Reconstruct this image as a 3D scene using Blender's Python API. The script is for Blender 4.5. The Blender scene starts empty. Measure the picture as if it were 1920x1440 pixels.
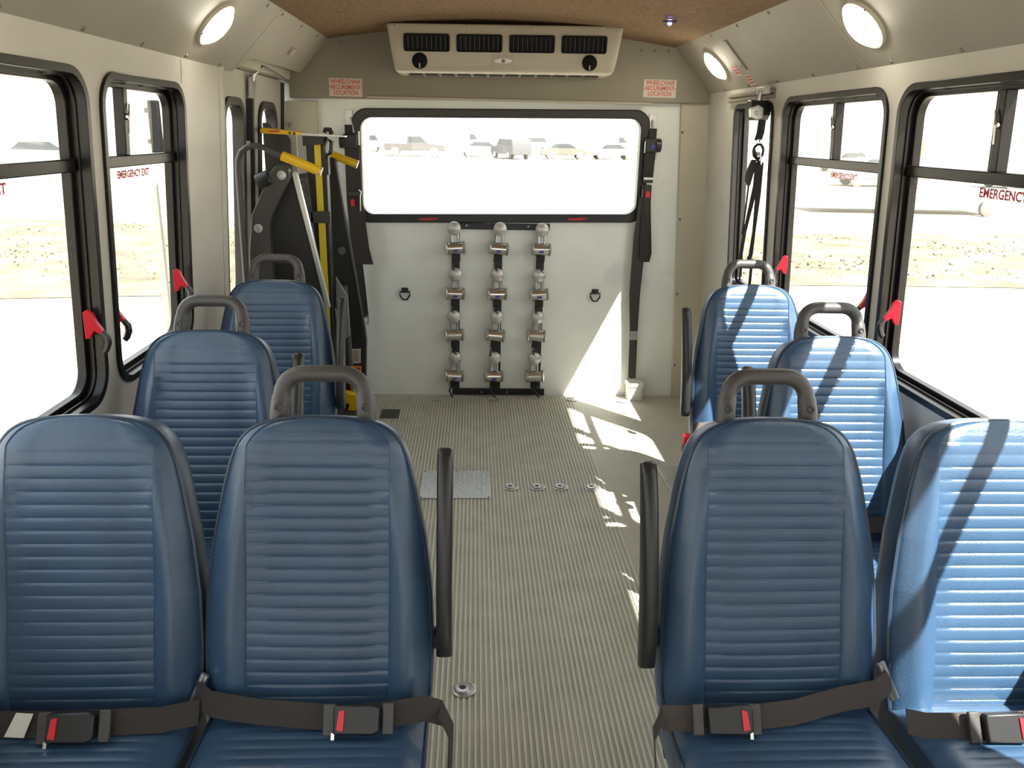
import bpy, math, random
from mathutils import Vector, Matrix
from mathutils.geometry import tessellate_polygon
random.seed(7)
PI = math.pi
S = bpy.context.scene
COL = S.collection

# ------------------------------------------------------------------ camera
cam_d = bpy.data.cameras.new('camera')
cam_d.sensor_width = 36.0
cam_d.lens = 28.125
cam_d.clip_start = 0.02
cam_d.clip_end = 1000
cam = bpy.data.objects.new('camera', cam_d)
COL.objects.link(cam)
R0 = Vector((0.99879153, -0.04446234, 0.02094252))
U0 = -Vector((0.00662433, -0.30043836, -0.95377823))
F0 = -Vector((0.04869914, 0.95276434, -0.29978075))
cam.matrix_world = Matrix(((R0.x, U0.x, F0.x, 0), (R0.y, U0.y, F0.y, 0), (R0.z, U0.z, F0.z, 1.48), (0, 0, 0, 1)))
S.camera = cam

# ------------------------------------------------------------------ world, sun, exposure
S.view_settings.view_transform = 'Standard'
S.view_settings.look = 'None'
S.view_settings.gamma = 1.0
S.view_settings.exposure = 0.6
S.view_settings.use_curve_mapping = False
w = bpy.data.worlds.new('sky')
S.world = w
w.use_nodes = True
nt = w.node_tree
nt.nodes.clear()
wo = nt.nodes.new('ShaderNodeOutputWorld')
wb = nt.nodes.new('ShaderNodeBackground')
wr = nt.nodes.new('ShaderNodeValToRGB')
wt = nt.nodes.new('ShaderNodeTexCoord')
ws = nt.nodes.new('ShaderNodeSeparateXYZ')
nt.links.new(wt.outputs['Generated'], ws.inputs[0])
nt.links.new(ws.outputs['Z'], wr.inputs[0])
wr.color_ramp.elements[0].color = (1.0, 0.98, 0.94, 1)
wr.color_ramp.elements[1].color = (0.72, 0.86, 1.0, 1)
nt.links.new(wr.outputs[0], wb.inputs['Color'])
wb.inputs['Strength'].default_value = 2.2
nt.links.new(wb.outputs[0], wo.inputs[0])

sun_d = bpy.data.lights.new('sun', 'SUN')
sun_d.energy = 19.0
sun_d.angle = math.radians(0.6)
sun_d.color = (1.0, 0.95, 0.87)
sun = bpy.data.objects.new('sun', sun_d)
sun.rotation_euler = Vector((-0.78, 1.0, -1.63)).to_track_quat('-Z', 'Y').to_euler()
sun.location = (4, -4, 8)
COL.objects.link(sun)

# ------------------------------------------------------------------ materials
def mat(name, col, rough=0.5, metal=0.0, noise=0.0, nscale=30.0, bump=0.0, bscale=200.0, spec=0.5, emit=None, estr=0.0, stain=None, coat=0.0):
    m = bpy.data.materials.new(name)
    m.use_nodes = True
    n = m.node_tree
    b = n.nodes['Principled BSDF']
    b.inputs['Base Color'].default_value = (*col, 1)
    b.inputs['Roughness'].default_value = rough
    b.inputs['Metallic'].default_value = metal
    b.inputs['Specular IOR Level'].default_value = spec
    b.inputs['Coat Weight'].default_value = coat
    if noise > 0 or bump > 0 or stain:
        tc = n.nodes.new('ShaderNodeTexCoord')
    if noise > 0:
        t = n.nodes.new('ShaderNodeTexNoise')
        t.inputs['Scale'].default_value = nscale
        t.inputs['Detail'].default_value = 5
        n.links.new(tc.outputs['Object'], t.inputs['Vector'])
        r = n.nodes.new('ShaderNodeValToRGB')
        r.color_ramp.elements[0].position = 0.3
        r.color_ramp.elements[1].position = 0.7
        r.color_ramp.elements[0].color = (*[max(0, c * (1 - noise)) for c in col], 1)
        r.color_ramp.elements[1].color = (*[min(1, c * (1 + noise)) for c in col], 1)
        n.links.new(t.outputs[0], r.inputs[0])
        out = r.outputs[0]
        if stain:
            t2 = n.nodes.new('ShaderNodeTexNoise')
            t2.inputs['Scale'].default_value = stain[1]
            t2.inputs['Detail'].default_value = 8
            t2.inputs['Roughness'].default_value = 0.65
            n.links.new(tc.outputs['Object'], t2.inputs['Vector'])
            r2 = n.nodes.new('ShaderNodeValToRGB')
            r2.color_ramp.elements[0].position = stain[2]
            r2.color_ramp.elements[1].position = stain[2] + 0.06
            r2.color_ramp.elements[0].color = (0, 0, 0, 1)
            r2.color_ramp.elements[1].color = (stain[3],) * 3 + (1,)
            n.links.new(t2.outputs[0], r2.inputs[0])
            mx = n.nodes.new('ShaderNodeMix')
            mx.data_type = 'RGBA'
            n.links.new(r2.outputs[0], mx.inputs[0])
            n.links.new(out, mx.inputs[6])
            mx.inputs[7].default_value = (*stain[0], 1)
            out = mx.outputs[2]
        n.links.new(out, b.inputs['Base Color'])
    if bump > 0:
        t = n.nodes.new('ShaderNodeTexNoise')
        t.inputs['Scale'].default_value = bscale
        t.inputs['Detail'].default_value = 3
        n.links.new(tc.outputs['Object'], t.inputs['Vector'])
        bp = n.nodes.new('ShaderNodeBump')
        bp.inputs['Strength'].default_value = bump
        bp.inputs['Distance'].default_value = 0.002
        n.links.new(t.outputs[0], bp.inputs['Height'])
        n.links.new(bp.outputs[0], b.inputs['Normal'])
    if emit:
        b.inputs['Emission Color'].default_value = (*emit, 1)
        b.inputs['Emission Strength'].default_value = estr
    return m

def glass_mat():
    m = bpy.data.materials.new('window glass')
    m.use_nodes = True
    n = m.node_tree
    n.nodes.clear()
    o = n.nodes.new('ShaderNodeOutputMaterial')
    mx = n.nodes.new('ShaderNodeMixShader')
    tr = n.nodes.new('ShaderNodeBsdfTransparent')
    tr.inputs[0].default_value = (0.96, 0.97, 0.96, 1)
    gl = n.nodes.new('ShaderNodeBsdfGlossy')
    gl.inputs['Roughness'].default_value = 0.02
    lw = n.nodes.new('ShaderNodeLayerWeight')
    lw.inputs[0].default_value = 0.5
    pw = n.nodes.new('ShaderNodeMath'); pw.operation = 'POWER'; pw.inputs[1].default_value = 5.0
    ma = n.nodes.new('ShaderNodeMath'); ma.operation = 'MULTIPLY_ADD'; ma.inputs[1].default_value = 0.5; ma.inputs[2].default_value = 0.025
    n.links.new(lw.outputs['Facing'], pw.inputs[0])
    n.links.new(pw.outputs[0], ma.inputs[0])
    n.links.new(ma.outputs[0], mx.inputs[0])
    n.links.new(tr.outputs[0], mx.inputs[1])
    n.links.new(gl.outputs[0], mx.inputs[2])
    n.links.new(mx.outputs[0], o.inputs[0])
    return m

M = {}
M['vinyl'] = mat('blue vinyl', (0.029, 0.066, 0.126), 0.34, noise=0.12, nscale=9, bump=0.25, bscale=260, spec=0.6)
M['piping'] = mat('dark blue piping', (0.02, 0.036, 0.065), 0.35)
M['grey_plastic'] = mat('dark grey plastic', (0.052, 0.049, 0.049), 0.42, bump=0.3, bscale=400)
M['arm'] = mat('black armrest rubber', (0.015, 0.015, 0.016), 0.38, bump=0.2, bscale=300)
M['black'] = mat('black paint', (0.014, 0.014, 0.015), 0.38)
M['vent'] = mat('deep black vent', (0.004, 0.004, 0.004), 0.6, spec=0.15)
M['rubber'] = mat('window rubber', (0.012, 0.011, 0.011), 0.36, bump=0.15, bscale=60)
M['frame'] = mat('window bronze aluminium', (0.009, 0.0075, 0.0065), 0.28, spec=0.28)
M['wall'] = mat('white wall panel', (0.52, 0.50, 0.455), 0.42, noise=0.05, nscale=5, stain=((0.36, 0.34, 0.31), 2.2, 0.62, 0.45))
M['rearwall'] = mat('rear wall panel', (0.78, 0.81, 0.78), 0.4, noise=0.05, nscale=4, stain=((0.6, 0.62, 0.61), 1.8, 0.6, 0.5))
M['beige'] = mat('beige cove plastic', (0.33, 0.30, 0.25), 0.5, noise=0.06, nscale=3, bump=0.15, bscale=90)
M['header'] = mat('header panel', (0.23, 0.205, 0.155), 0.5, noise=0.06, nscale=3)
M['khaki'] = mat('khaki pillar panel', (0.50, 0.47, 0.38), 0.55, noise=0.05, nscale=3)
M['ceiling'] = mat('ceiling fabric', (0.225, 0.150, 0.092), 0.95, noise=0.22, nscale=60, bump=1.0, bscale=180, spec=0.1)
M['floor'] = mat('vinyl floor sheet', (0.43, 0.41, 0.335), 0.55, noise=0.07, nscale=6, bump=0.2, bscale=120, stain=((0.2, 0.18, 0.15), 9, 0.66, 0.5))
M['rib'] = mat('ribbed floor rubber', (0.52, 0.505, 0.42), 0.55, noise=0.08, nscale=7)
M['ribbase'] = mat('ribbed floor valley', (0.36, 0.345, 0.285), 0.6, noise=0.15, nscale=9)
M['chrome'] = mat('chrome', (0.72, 0.7, 0.68), 0.2, metal=1.0)
M['steel'] = mat('brushed steel', (0.55, 0.55, 0.55), 0.35, metal=0.9, noise=0.1, nscale=40)
M['knob'] = mat('cast aluminium knob', (0.55, 0.53, 0.52), 0.4, metal=0.5)
M['webbing'] = mat('black webbing', (0.028, 0.023, 0.021), 0.75, bump=0.6, bscale=500)
M['webbrown'] = mat('brown webbing', (0.045, 0.035, 0.032), 0.7, bump=0.6, bscale=500)
M['red'] = mat('red plastic', (0.62, 0.02, 0.03), 0.35)
M['latch'] = mat('red latch paint', (0.5, 0.012, 0.025), 0.35)
M['yellow'] = mat('yellow paint', (0.80, 0.50, 0.01), 0.4)
M['yellowstripe'] = mat('yellow safety stripe', (0.72, 0.58, 0.03), 0.5)
M['orange'] = mat('orange sticker', (0.75, 0.22, 0.03), 0.5)
M['liftgrey'] = mat('dark grey lift paint', (0.05, 0.049, 0.045), 0.4, noise=0.05, nscale=10)
M['liftblack'] = mat('black lift paint', (0.018, 0.018, 0.017), 0.45)
M['silver'] = mat('aluminium strip', (0.6, 0.6, 0.58), 0.35, metal=0.7)
M['acwhite'] = mat('off white plastic', (0.40, 0.36, 0.29), 0.4)
M['lens'] = mat('lit lamp lens', (0.9, 0.9, 0.85), 0.4, emit=(1.0, 0.93, 0.74), estr=24.0)
M['lamprim'] = mat('lamp rim', (0.6, 0.57, 0.48), 0.35)
M['sticker'] = mat('sticker white', (0.58, 0.5, 0.44), 0.5)
M['stickerred'] = mat('sticker red print', (0.5, 0.07, 0.05), 0.5)
M['redtext'] = mat('red lettering', (0.45, 0.05, 0.06), 0.5)
M['blueled'] = mat('blue led', (0.1, 0.1, 0.9), 0.3, emit=(0.25, 0.22, 1.0), estr=9.0)
M['glass'] = glass_mat()
M['white'] = mat('white plastic', (0.62, 0.6, 0.56), 0.4)
M['bluemark'] = mat('blue mark', (0.04, 0.05, 0.35), 0.4)
M['screw'] = mat('screw head', (0.2, 0.18, 0.155), 0.45, metal=0.3)
M['ground'] = mat('dusty gravel', (0.37, 0.33, 0.26), 0.95, noise=0.12, nscale=0.5, spec=0.1)
M['verge'] = mat('dry verge soil', (0.150, 0.138, 0.100), 0.95, noise=0.35, nscale=1.2, spec=0.1)
M['grass'] = mat('dry grass', (0.14, 0.142, 0.085), 0.9, noise=0.3, nscale=0.7, spec=0.1)
M['tyre'] = mat('glare washed tyre', (0.16, 0.15, 0.14), 0.9)  # colour lightened to imitate lens glare washing out the distant wheels
M['carglass'] = mat('vehicle glass', (0.06, 0.065, 0.07), 0.2, spec=0.3)

# ------------------------------------------------------------------ mesh builder
class MB:
    def __init__(s):
        s.v = []
        s.f = []
    def add(s, vs, fs):
        o = len(s.v)
        s.v += [tuple(p) for p in vs]
        s.f += [tuple(i + o for i in f) for f in fs]
        return s
    def box(s, x0, x1, y0, y1, z0, z1, mp=None):
        p = [(x, y, z) for z in (z0, z1) for y in (y0, y1) for x in (x0, x1)]
        if mp: p = [mp(*q) for q in p]
        return s.add(p, [(0, 2, 3, 1), (4, 5, 7, 6), (0, 1, 5, 4), (2, 6, 7, 3), (0, 4, 6, 2), (1, 3, 7, 5)])
    def prism(s, poly, mp, d0, d1):
        n = len(poly)
        vs = [mp(a, b, d0) for a, b in poly] + [mp(a, b, d1) for a, b in poly]
        fs = [tuple(range(n)), tuple(range(2 * n - 1, n - 1, -1))]
        fs += [(i, i + n, (i + 1) % n + n, (i + 1) % n) for i in range(n)]
        return s.add(vs, fs)
    def ring(s, outer, inner, mp, d0, d1):
        n = len(outer)
        vs = []
        for lp, d in ((outer, d0), (inner, d0), (inner, d1), (outer, d1)):
            vs += [mp(a, b, d) for a, b in lp]
        fs = []
        for k in range(4):
            for i in range(n):
                j = (i + 1) % n
                k2 = (k + 1) % 4
                fs.append((k * n + i, k * n + j, k2 * n + j, k2 * n + i))
        return s.add(vs, fs)
    def holed(s, outer, holes, mp, d0, d1):
        loops = [outer] + holes
        tri = tessellate_polygon([[Vector((a, b, 0)) for a, b in l] for l in loops])
        flat = [p for l in loops for p in l]
        n = len(flat)
        vs = [mp(a, b, d0) for a, b in flat] + [mp(a, b, d1) for a, b in flat]
        fs = [tuple(t) for t in tri] + [tuple(i + n for i in reversed(t)) for t in tri]
        o = 0
        for l in loops:
            for i in range(len(l)):
                j = (i + 1) % len(l)
                fs.append((o + i, o + j, o + j + n, o + i + n))
            o += len(l)
        return s.add(vs, fs)
    def tube(s, path, r, n=12, closed=False, flat=1.0, cap=True):
        pts = [Vector(p) for p in path]
        m = len(pts)
        rr = r if isinstance(r, (list, tuple)) else [r] * m
        ref = None
        vs = []
        for i, p in enumerate(pts):
            a = pts[(i - 1) % m] if (closed or i > 0) else p
            b = pts[(i + 1) % m] if (closed or i < m - 1) else p
            t = (b - a).normalized()
            if ref is None:
                ref = Vector((0, 0, 1)) if abs(t.z) < 0.9 else Vector((0, 1, 0))
                if abs(t.x) > 0.9: ref = Vector((0, 0, 1))
            u = (ref - t * ref.dot(t)).normalized()
            ref = u
            v = t.cross(u)
            for k in range(n):
                an = 2 * PI * k / n
                vs.append(p + u * math.cos(an) * rr[i] + v * math.sin(an) * rr[i] * flat)
        fs = []
        for i in range(m if closed else m - 1):
            j = (i + 1) % m
            for k in range(n):
                l = (k + 1) % n
                fs.append((i * n + k, i * n + l, j * n + l, j * n + k))
        if not closed and cap:
            fs.append(tuple(range(n - 1, -1, -1)))
            fs.append(tuple((m - 1) * n + k for k in range(n)))
        return s.add(vs, fs)
    def lathe(s, prof, c, axis=(0, 0, 1), n=24):
        ax = Vector(axis).normalized()
        u = ax.orthogonal().normalized()
        v = ax.cross(u)
        c = Vector(c)
        vs = []
        for r, h in prof:
            for k in range(n):
                an = 2 * PI * k / n
                vs.append(c + ax * h + (u * math.cos(an) + v * math.sin(an)) * max(r, 1e-5))
        fs = []
        for i in range(len(prof) - 1):
            for k in range(n):
                l = (k + 1) % n
                fs.append((i * n + k, i * n + l, (i + 1) * n + l, (i + 1) * n + k))
        fs.append(tuple(range(n - 1, -1, -1)))
        fs.append(tuple((len(prof) - 1) * n + k for k in range(n)))
        return s.add(vs, fs)
    def ribbon(s, path, wv, th=0.003):
        # path points, width vector(s), solid strip
        pts = [Vector(p) for p in path]
        ws_ = [Vector(wv)] * len(pts) if not isinstance(wv, list) else [Vector(q) for q in wv]
        vs = []
        m = len(pts)
        for i, p in enumerate(pts):
            t = (pts[min(i + 1, m - 1)] - pts[max(i - 1, 0)]).normalized()
            nn = t.cross(ws_[i]).normalized() * th / 2
            h = ws_[i] / 2
            vs += [p - h - nn, p + h - nn, p + h + nn, p - h + nn]
        fs = [(3, 2, 1, 0), tuple((m - 1) * 4 + k for k in range(4))]
        for i in range(m - 1):
            for k in range(4):
                l = (k + 1) % 4
                fs.append((i * 4 + k, i * 4 + l, (i + 1) * 4 + l, (i + 1) * 4 + k))
        return s.add(vs, fs)
    def grid(s, rows):
        o = len(s.v)
        n = len(rows[0])
        vs = [p for r in rows for p in r]
        fs = [(i * n + j, i * n + j + 1, (i + 1) * n + j + 1, (i + 1) * n + j) for i in range(len(rows) - 1) for j in range(n - 1)]
        return s.add(vs, fs)

ORG = {}
SEATSET = set()
SF = 1.045            # seat size
SZ = -0.0666
def mesh_of(name, mb, m, org=(0, 0, 0), smooth=35, seat_part=False):
    if seat_part:
        mb.v = [(p[0] * SF, p[1] * SF, max(0.0008, p[2] * SF + SZ) if p[2] < 0.07 else p[2] * SF + SZ) for p in mb.v]
    me = bpy.data.meshes.new(name)
    o = Vector(org)
    me.from_pydata([tuple(Vector(p) - o) for p in mb.v], [], mb.f)
    me.validate()
    import bmesh
    bm = bmesh.new()
    bm.from_mesh(me)
    bmesh.ops.remove_doubles(bm, verts=bm.verts, dist=1e-6)
    bmesh.ops.recalc_face_normals(bm, faces=bm.faces)
    bm.to_mesh(me)
    bm.free()
    if smooth:
        me.polygons.foreach_set('use_smooth', [True] * len(me.polygons))
        me.set_sharp_from_angle(angle=math.radians(smooth))
    me.materials.append(m)
    me.update()
    return me

def obj(name, mb, m, parent=None, smooth=35, bevel=0, label=None, org=None):
    """one mesh object; as a part it takes its thing's origin"""
    if parent is not None:
        org = ORG[parent.name]
    elif org is None:
        xs = [p[0] for p in mb.v]; ys = [p[1] for p in mb.v]; zs = [p[2] for p in mb.v]
        org = ((min(xs) + max(xs)) / 2, (min(ys) + max(ys)) / 2, min(zs))
    sp = parent is not None and parent.name in SEATSET
    o = bpy.data.objects.new(name, mesh_of(name, mb, m, org, smooth, sp))
    COL.objects.link(o)
    if parent is not None: o.parent = parent
    else: o.location = org
    if sp: SEATSET.add(o.name)
    ORG[o.name] = org
    if bevel:
        b = o.modifiers.new('bevel', 'BEVEL')
        b.width = bevel; b.segments = 2; b.limit_method = 'ANGLE'; b.angle_limit = math.radians(40)
    if label: o['label'] = label
    return o

def data_obj(name, me, parent, loc=(0, 0, 0)):
    o = bpy.data.objects.new(name, me)
    COL.objects.link(o)
    o.parent = parent
    o.location = loc
    ORG[o.name] = (0, 0, 0)
    if parent.name in SEATSET: SEATSET.add(o.name)
    return o

def thing(name, label, cat, loc=(0, 0, 0), group=None, org=None):
    o = bpy.data.objects.new(name, None)
    COL.objects.link(o)
    o.location = loc
    o.empty_display_size = 0.1
    ORG[o.name] = tuple(loc) if org is None else org
    o['label'] = label; o['category'] = cat
    if group: o['group'] = group
    return o

def tag(o, label, cat, group=None, kind=None):
    o['label'] = label; o['category'] = cat
    if group: o['group'] = group
    if kind: o['kind'] = kind
    return o

def struct(name, mb, m, smooth=35, bevel=0):
    o = obj(name, mb, m, None, smooth, bevel, org=(0, 0, 0))
    o['kind'] = 'structure'
    return o

def text_mb(s_, size, mp, depth=0.0006, bold=0.0):
    """flat lettering as mesh; mp maps (a, b, d) to world"""
    cu = bpy.data.curves.new('lettering', 'FONT')
    cu.body = s_
    cu.size = size
    cu.align_x = 'CENTER'
    cu.align_y = 'CENTER'
    cu.extrude = depth / 2
    cu.offset = bold
    cu.resolution_u = 3
    cu.space_line = 0.95
    to = bpy.data.objects.new('lettering', cu)
    me = bpy.data.meshes.new_from_object(to)
    mb = MB()
    mb.add([mp(v.co.x, v.co.y, v.co.z) for v in me.vertices], [tuple(p.vertices) for p in me.polygons])
    bpy.data.objects.remove(to)
    bpy.data.curves.remove(cu)
    bpy.data.meshes.remove(me)
    return mb

def rrect(a0, a1, b0, b1, r, n=7):
    out = []
    for cx, cy, st in ((a1 - r, b1 - r, 0), (a0 + r, b1 - r, 90), (a0 + r, b0 + r, 180), (a1 - r, b0 + r, 270)):
        for k in range(n + 1):
            an = math.radians(st + 90 * k / n)
            out.append((cx + r * math.cos(an), cy + r * math.sin(an)))
    return out

XC = 0.145
def WX(side, z, d=0.0):
    return XC + side * (1.10 + (1.60 - z) * 0.06 + d)
def WM(side):
    return lambda y, z, d: (WX(side, z, d), y, z)
YR = 4.49
def RM(x, z, d):      # rear wall plane, d outwards
    return (x, YR + d, z + (x - 0.145) * 0.0157 * min(1.0, max(0.0, z)))

# ------------------------------------------------------------------ setting: floor
mb = MB().box(-1.02, 1.36, -2.3, 4.55, -0.06, 0.0)
floor = struct('floor', mb, M['floor'])
mb = MB().box(-0.62, 0.572, 0.2, 4.45, 0.0002, 0.0022)
o = obj('ribbed_mat_base', mb, M['ribbase'], floor)
mb = MB()
pitch = 0.0156
x = -0.615
while x < 0.566:
    mb.box(x, x + 0.0066, 0.2, 4.45, 0.002, 0.0052)
    x += pitch
o = obj('ribbed_mat', mb, M['rib'], floor, smooth=0)
o['kind'] = 'stuff'
o['label'] = 'ribbed grey beige aisle rubber'
mb = MB().box(0.572, 0.58, 0.2, 4.45, 0.0, 0.004)
obj('mat_edge', mb, M['rib'], floor)

# ------------------------------------------------------------------ side walls with window holes
WIN = {
    -1: [(-1.75, -0.70, 0.765, 1.605), (-0.60, 0.72, 0.765, 1.605), (0.80, 2.135, 0.765, 1.605), (2.215, 2.83, 0.765, 1.605)],
    1: [(-0.90, 0.40, 0.765, 1.632), (0.72, 2.425, 0.765, 1.632), (2.495, 3.355, 0.765, 1.632), (3.47, 3.985, 0.765, 1.622)],
}
RAD = 0.085
def holes(side):
    return [rrect(a, b, c, d, RAD if b < 3.6 else 0.05) for a, b, c, d in WIN[side]]
mb = MB().holed([(-2.3, 0.0), (3.26, 0.0), (3.26, 1.69), (-2.3, 1.69)], holes(-1), WM(-1), 0.0, 0.05)
wall_left = struct('wall_left', mb, M['wall'])
mb = MB().holed([(-2.3, 0.0), (4.49, 0.0), (4.49, 1.70), (-2.3, 1.70)], holes(1), WM(1), 0.0, 0.05)
wall_right = struct('wall_right', mb, M['wall'])
# lift doorway jamb and lintel
mb = MB()
W = WM(-1)
mb.box(3.26, 3.285, 0, 1.755, -0.004, 0.09, W)
mb.box(3.26, 4.49, 1.715, 1.76, 0.0, 0.09, W)
obj('door_jamb', mb, M['khaki'], wall_left, bevel=0.003)
mb = MB().box(3.225, 3.258, 0, 1.69, -0.006, 0.001, W)
obj('jamb_trim', mb, M['wall'], wall_left, bevel=0.002)
for y in (2.821, 1.55):
    obj('panel_seam', MB().box(y, y + 0.003, 1.61, 1.685, -0.0008, 0.0, W), M['screw'], wall_left)

# windows
wn = [0]
def window(side, a, b, c, d, mull=None, rad=RAD, text=None, rail=True, latches=(), fit=1.395):
    wn[0] += 1
    W = WM(side)
    o1 = rrect(a, b, c, d, rad)
    i1 = rrect(a + 0.014, b - 0.014, c + 0.014, d - 0.014, rad - 0.012)
    i2 = rrect(a + 0.032, b - 0.032, c + 0.03, d - 0.03, rad - 0.028)
    mb = MB().ring(rrect(a - 0.006, b + 0.006, c - 0.006, d + 0.006, rad + 0.005), i1, W, -0.009, 0.0)
    mb.ring(o1, i1, W, 0.0, 0.056)
    mb.ring(rrect(a + .012, b - .012, c + .012, d - .012, rad - .01), i2, W, 0.034, 0.058)
    mb.ring(rrect(a + .012, b - .012, c + .012, d - .012, rad - .01), rrect(a + 0.02, b - 0.02, c + 0.02, d - 0.02, rad - 0.018), W, 0.016, 0.022)
    f = obj('window_%d' % wn[0], mb, M['frame'] if rad > 0.06 else M['rubber'], None, org=(0, 0, 0), bevel=0.0015)
    f['kind'] = 'structure'
    g = obj('pane', MB().prism(i1, W, 0.045, 0.049), M['glass'], f, smooth=0)
    if rail:
        obj('mid_rail', MB().box(a + 0.02, b - 0.02, fit - 0.032, fit, 0.024, 0.056, W), M['frame'], f, bevel=0.003)
    if mull:
        mm = obj('sliding_mullion', MB().box(mull - 0.014, mull + 0.014, fit, d - 0.028, 0.022, 0.052, W).box(mull + 0.016, mull + 0.034, fit, d - 0.028, 0.03, 0.056, W), M['frame'], f, bevel=0.002)
        k = MB().lathe([(0.009, 0), (0.009, 0.006), (0.004, 0.008)], W(mull, (fit + d) / 2, 0.022), (-side, 0, 0), 14)
        k.tube([W(mull, (fit + d) / 2, 0.015), W(mull - 0.004, (fit + d) / 2 - 0.045, 0.014)], 0.003, 6)
        k.tube([W(mull, (fit + d) / 2, 0.015), W(mull + 0.012, (fit + d) / 2 + 0.035, 0.018)], 0.0025, 6)
        obj('slide_latch', k, M['chrome'], mm, label='small silver slide latch')
    if rad > 0.06:
        for k in range(5):
            y = a + (b - a) * (0.12 + 0.19 * k)
            obj('drain_plug', MB().lathe([(0.006, 0), (0.005, 0.004)], W(y, d - 0.017, 0.012), (0, 0, -1), 10), M['black'], f)
    if text:
        yc, sz = text
        mp = (lambda p, q, e: (WX(-1, fit - 0.055 + q, 0.043) + e, yc + p, fit - 0.055 + q)) if side < 0 else (lambda p, q, e: (WX(1, fit - 0.055 + q, 0.043) + e, yc - p, fit - 0.055 + q))
        obj('exit_lettering', text_mb('EMERGENCY EXIT', sz, mp, bold=0.0011 if sz > 0.027 else 0.0003), M['redtext'], g, smooth=0, label='red EMERGENCY EXIT lettering')
    for y, sg, dark in latches:
        z = 0.972
        dd = 0.012
        q = MB()
        # wedge shaped red lever
        poly = [(-0.014, 0.035), (-0.004, 0.04), (0.006, 0.03), (0.016, 0.006), (0.030, -0.016), (0.026, -0.024), (0.008, -0.012), (-0.002, -0.03), (-0.012, -0.03)]
        def LM(p, qq, e, y=y, z=z, sg=sg):
            return (WX(side, z + qq, dd - p * 0.95), y + sg * 0.4 * p + e, z + qq * 1.1)
        q.prism(poly, LM, -0.007, 0.007)
        l = obj('release_latch', q, M['latch'], f, bevel=0.001, label='red emergency release lever')
        pth = [LM(0.024, -0.016, 0), LM(0.034, -0.030, 0), LM(0.036, -0.045, 0), LM(0.030, -0.062, 0), LM(0.024, -0.068, 0)]
        obj('latch_grip', MB().tube(pth, [0.008, 0.010, 0.010, 0.009, 0.008], 8), M['black'], l)
    return f

L = WIN[-1]; Rr = WIN[1]
window(-1, *L[0], mull=-1.2)
window(-1, *L[1], mull=0.1)
window(-1, *L[2], mull=1.5, text=(1.69, 0.034), latches=[(2.10, 1, 0)])
window(-1, *L[3], mull=2.43, text=(2.51, 0.029), latches=[(2.235, 1, 1), (2.755, 1, 0)])
window(1, *Rr[0], mull=-0.2, fit=1.412)
window(1, *Rr[1], mull=1.99, text=(1.93, 0.033), latches=[(2.36, 1, 0)], fit=1.412)
window(1, *Rr[2], mull=2.93, text=(2.86, 0.026), latches=[(2.53, 1, 1), (3.29, 1, 0)], fit=1.412)
window(1, *Rr[3], rad=0.05, rail=False)

# ------------------------------------------------------------------ lift doors on the left
def door(n, a, b, wa, wb, wz0=0.72, wz1=1.585):
    W = WM(-1)
    D = 0.05
    mb = MB().holed([(a, 0.02), (b, 0.02), (b, 1.71), (a, 1.71)], [rrect(wa, wb, wz0, wz1, 0.09)], W, D, D + 0.035)
    d = struct('door_%d' % n, mb, M['wall'])
    fr = MB().ring(rrect(wa - 0.012, wb + 0.012, wz0 - 0.012, wz1 + 0.012, 0.1), rrect(wa + 0.022, wb - 0.022, wz0 + 0.022, wz1 - 0.022, 0.07), W, D - 0.012, D + 0.04)
    f = obj('door_window_frame', fr, M['rubber'], d, bevel=0.003)
    obj('pane', MB().prism(rrect(wa + 0.02, wb - 0.02, wz0 + 0.02, wz1 - 0.02, 0.07), W, D + 0.02, D + 0.024), M['glass'], f, smooth=0)
    return d
d1 = door(1, 3.30, 3.855, 3.42, 3.72)
d2 = door(2, 3.87, 4.455, 3.985, 4.31)
W = WM(-1)
for z in (0.3, 0.9, 1.5):
    obj('hinge', MB().tube([W(3.863, z - 0.09, 0.042), W(3.863, z + 0.09, 0.042)], 0.008, 10), M['steel'], d1)
obj('edge_strip', MB().box(3.838, 3.858, 0.03, 1.70, 0.034, 0.05, W), M['black'], d1)
obj('edge_strip', MB().box(4.44, 4.456, 0.03, 1.70, 0.034, 0.05, W), M['black'], d2)
mb = MB().tube([W(3.80, 1.66, 0.03), W(3.80, 1.70, 0.02), W(3.86, 1.735, 0.0), W(4.05, 1.725, -0.005), W(4.38, 1.70, 0.0)], 0.008, 8)
mb.box(3.77, 3.83, 1.60, 1.69, 0.02, 0.035, W)
obj('door_closer_rod', mb, M['steel'], d1)
mb = MB().box(3.775, 3.80, 1.42, 1.60, 0.02, 0.05, W)
obj('door_hook', mb, M['black'], d1)

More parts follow.
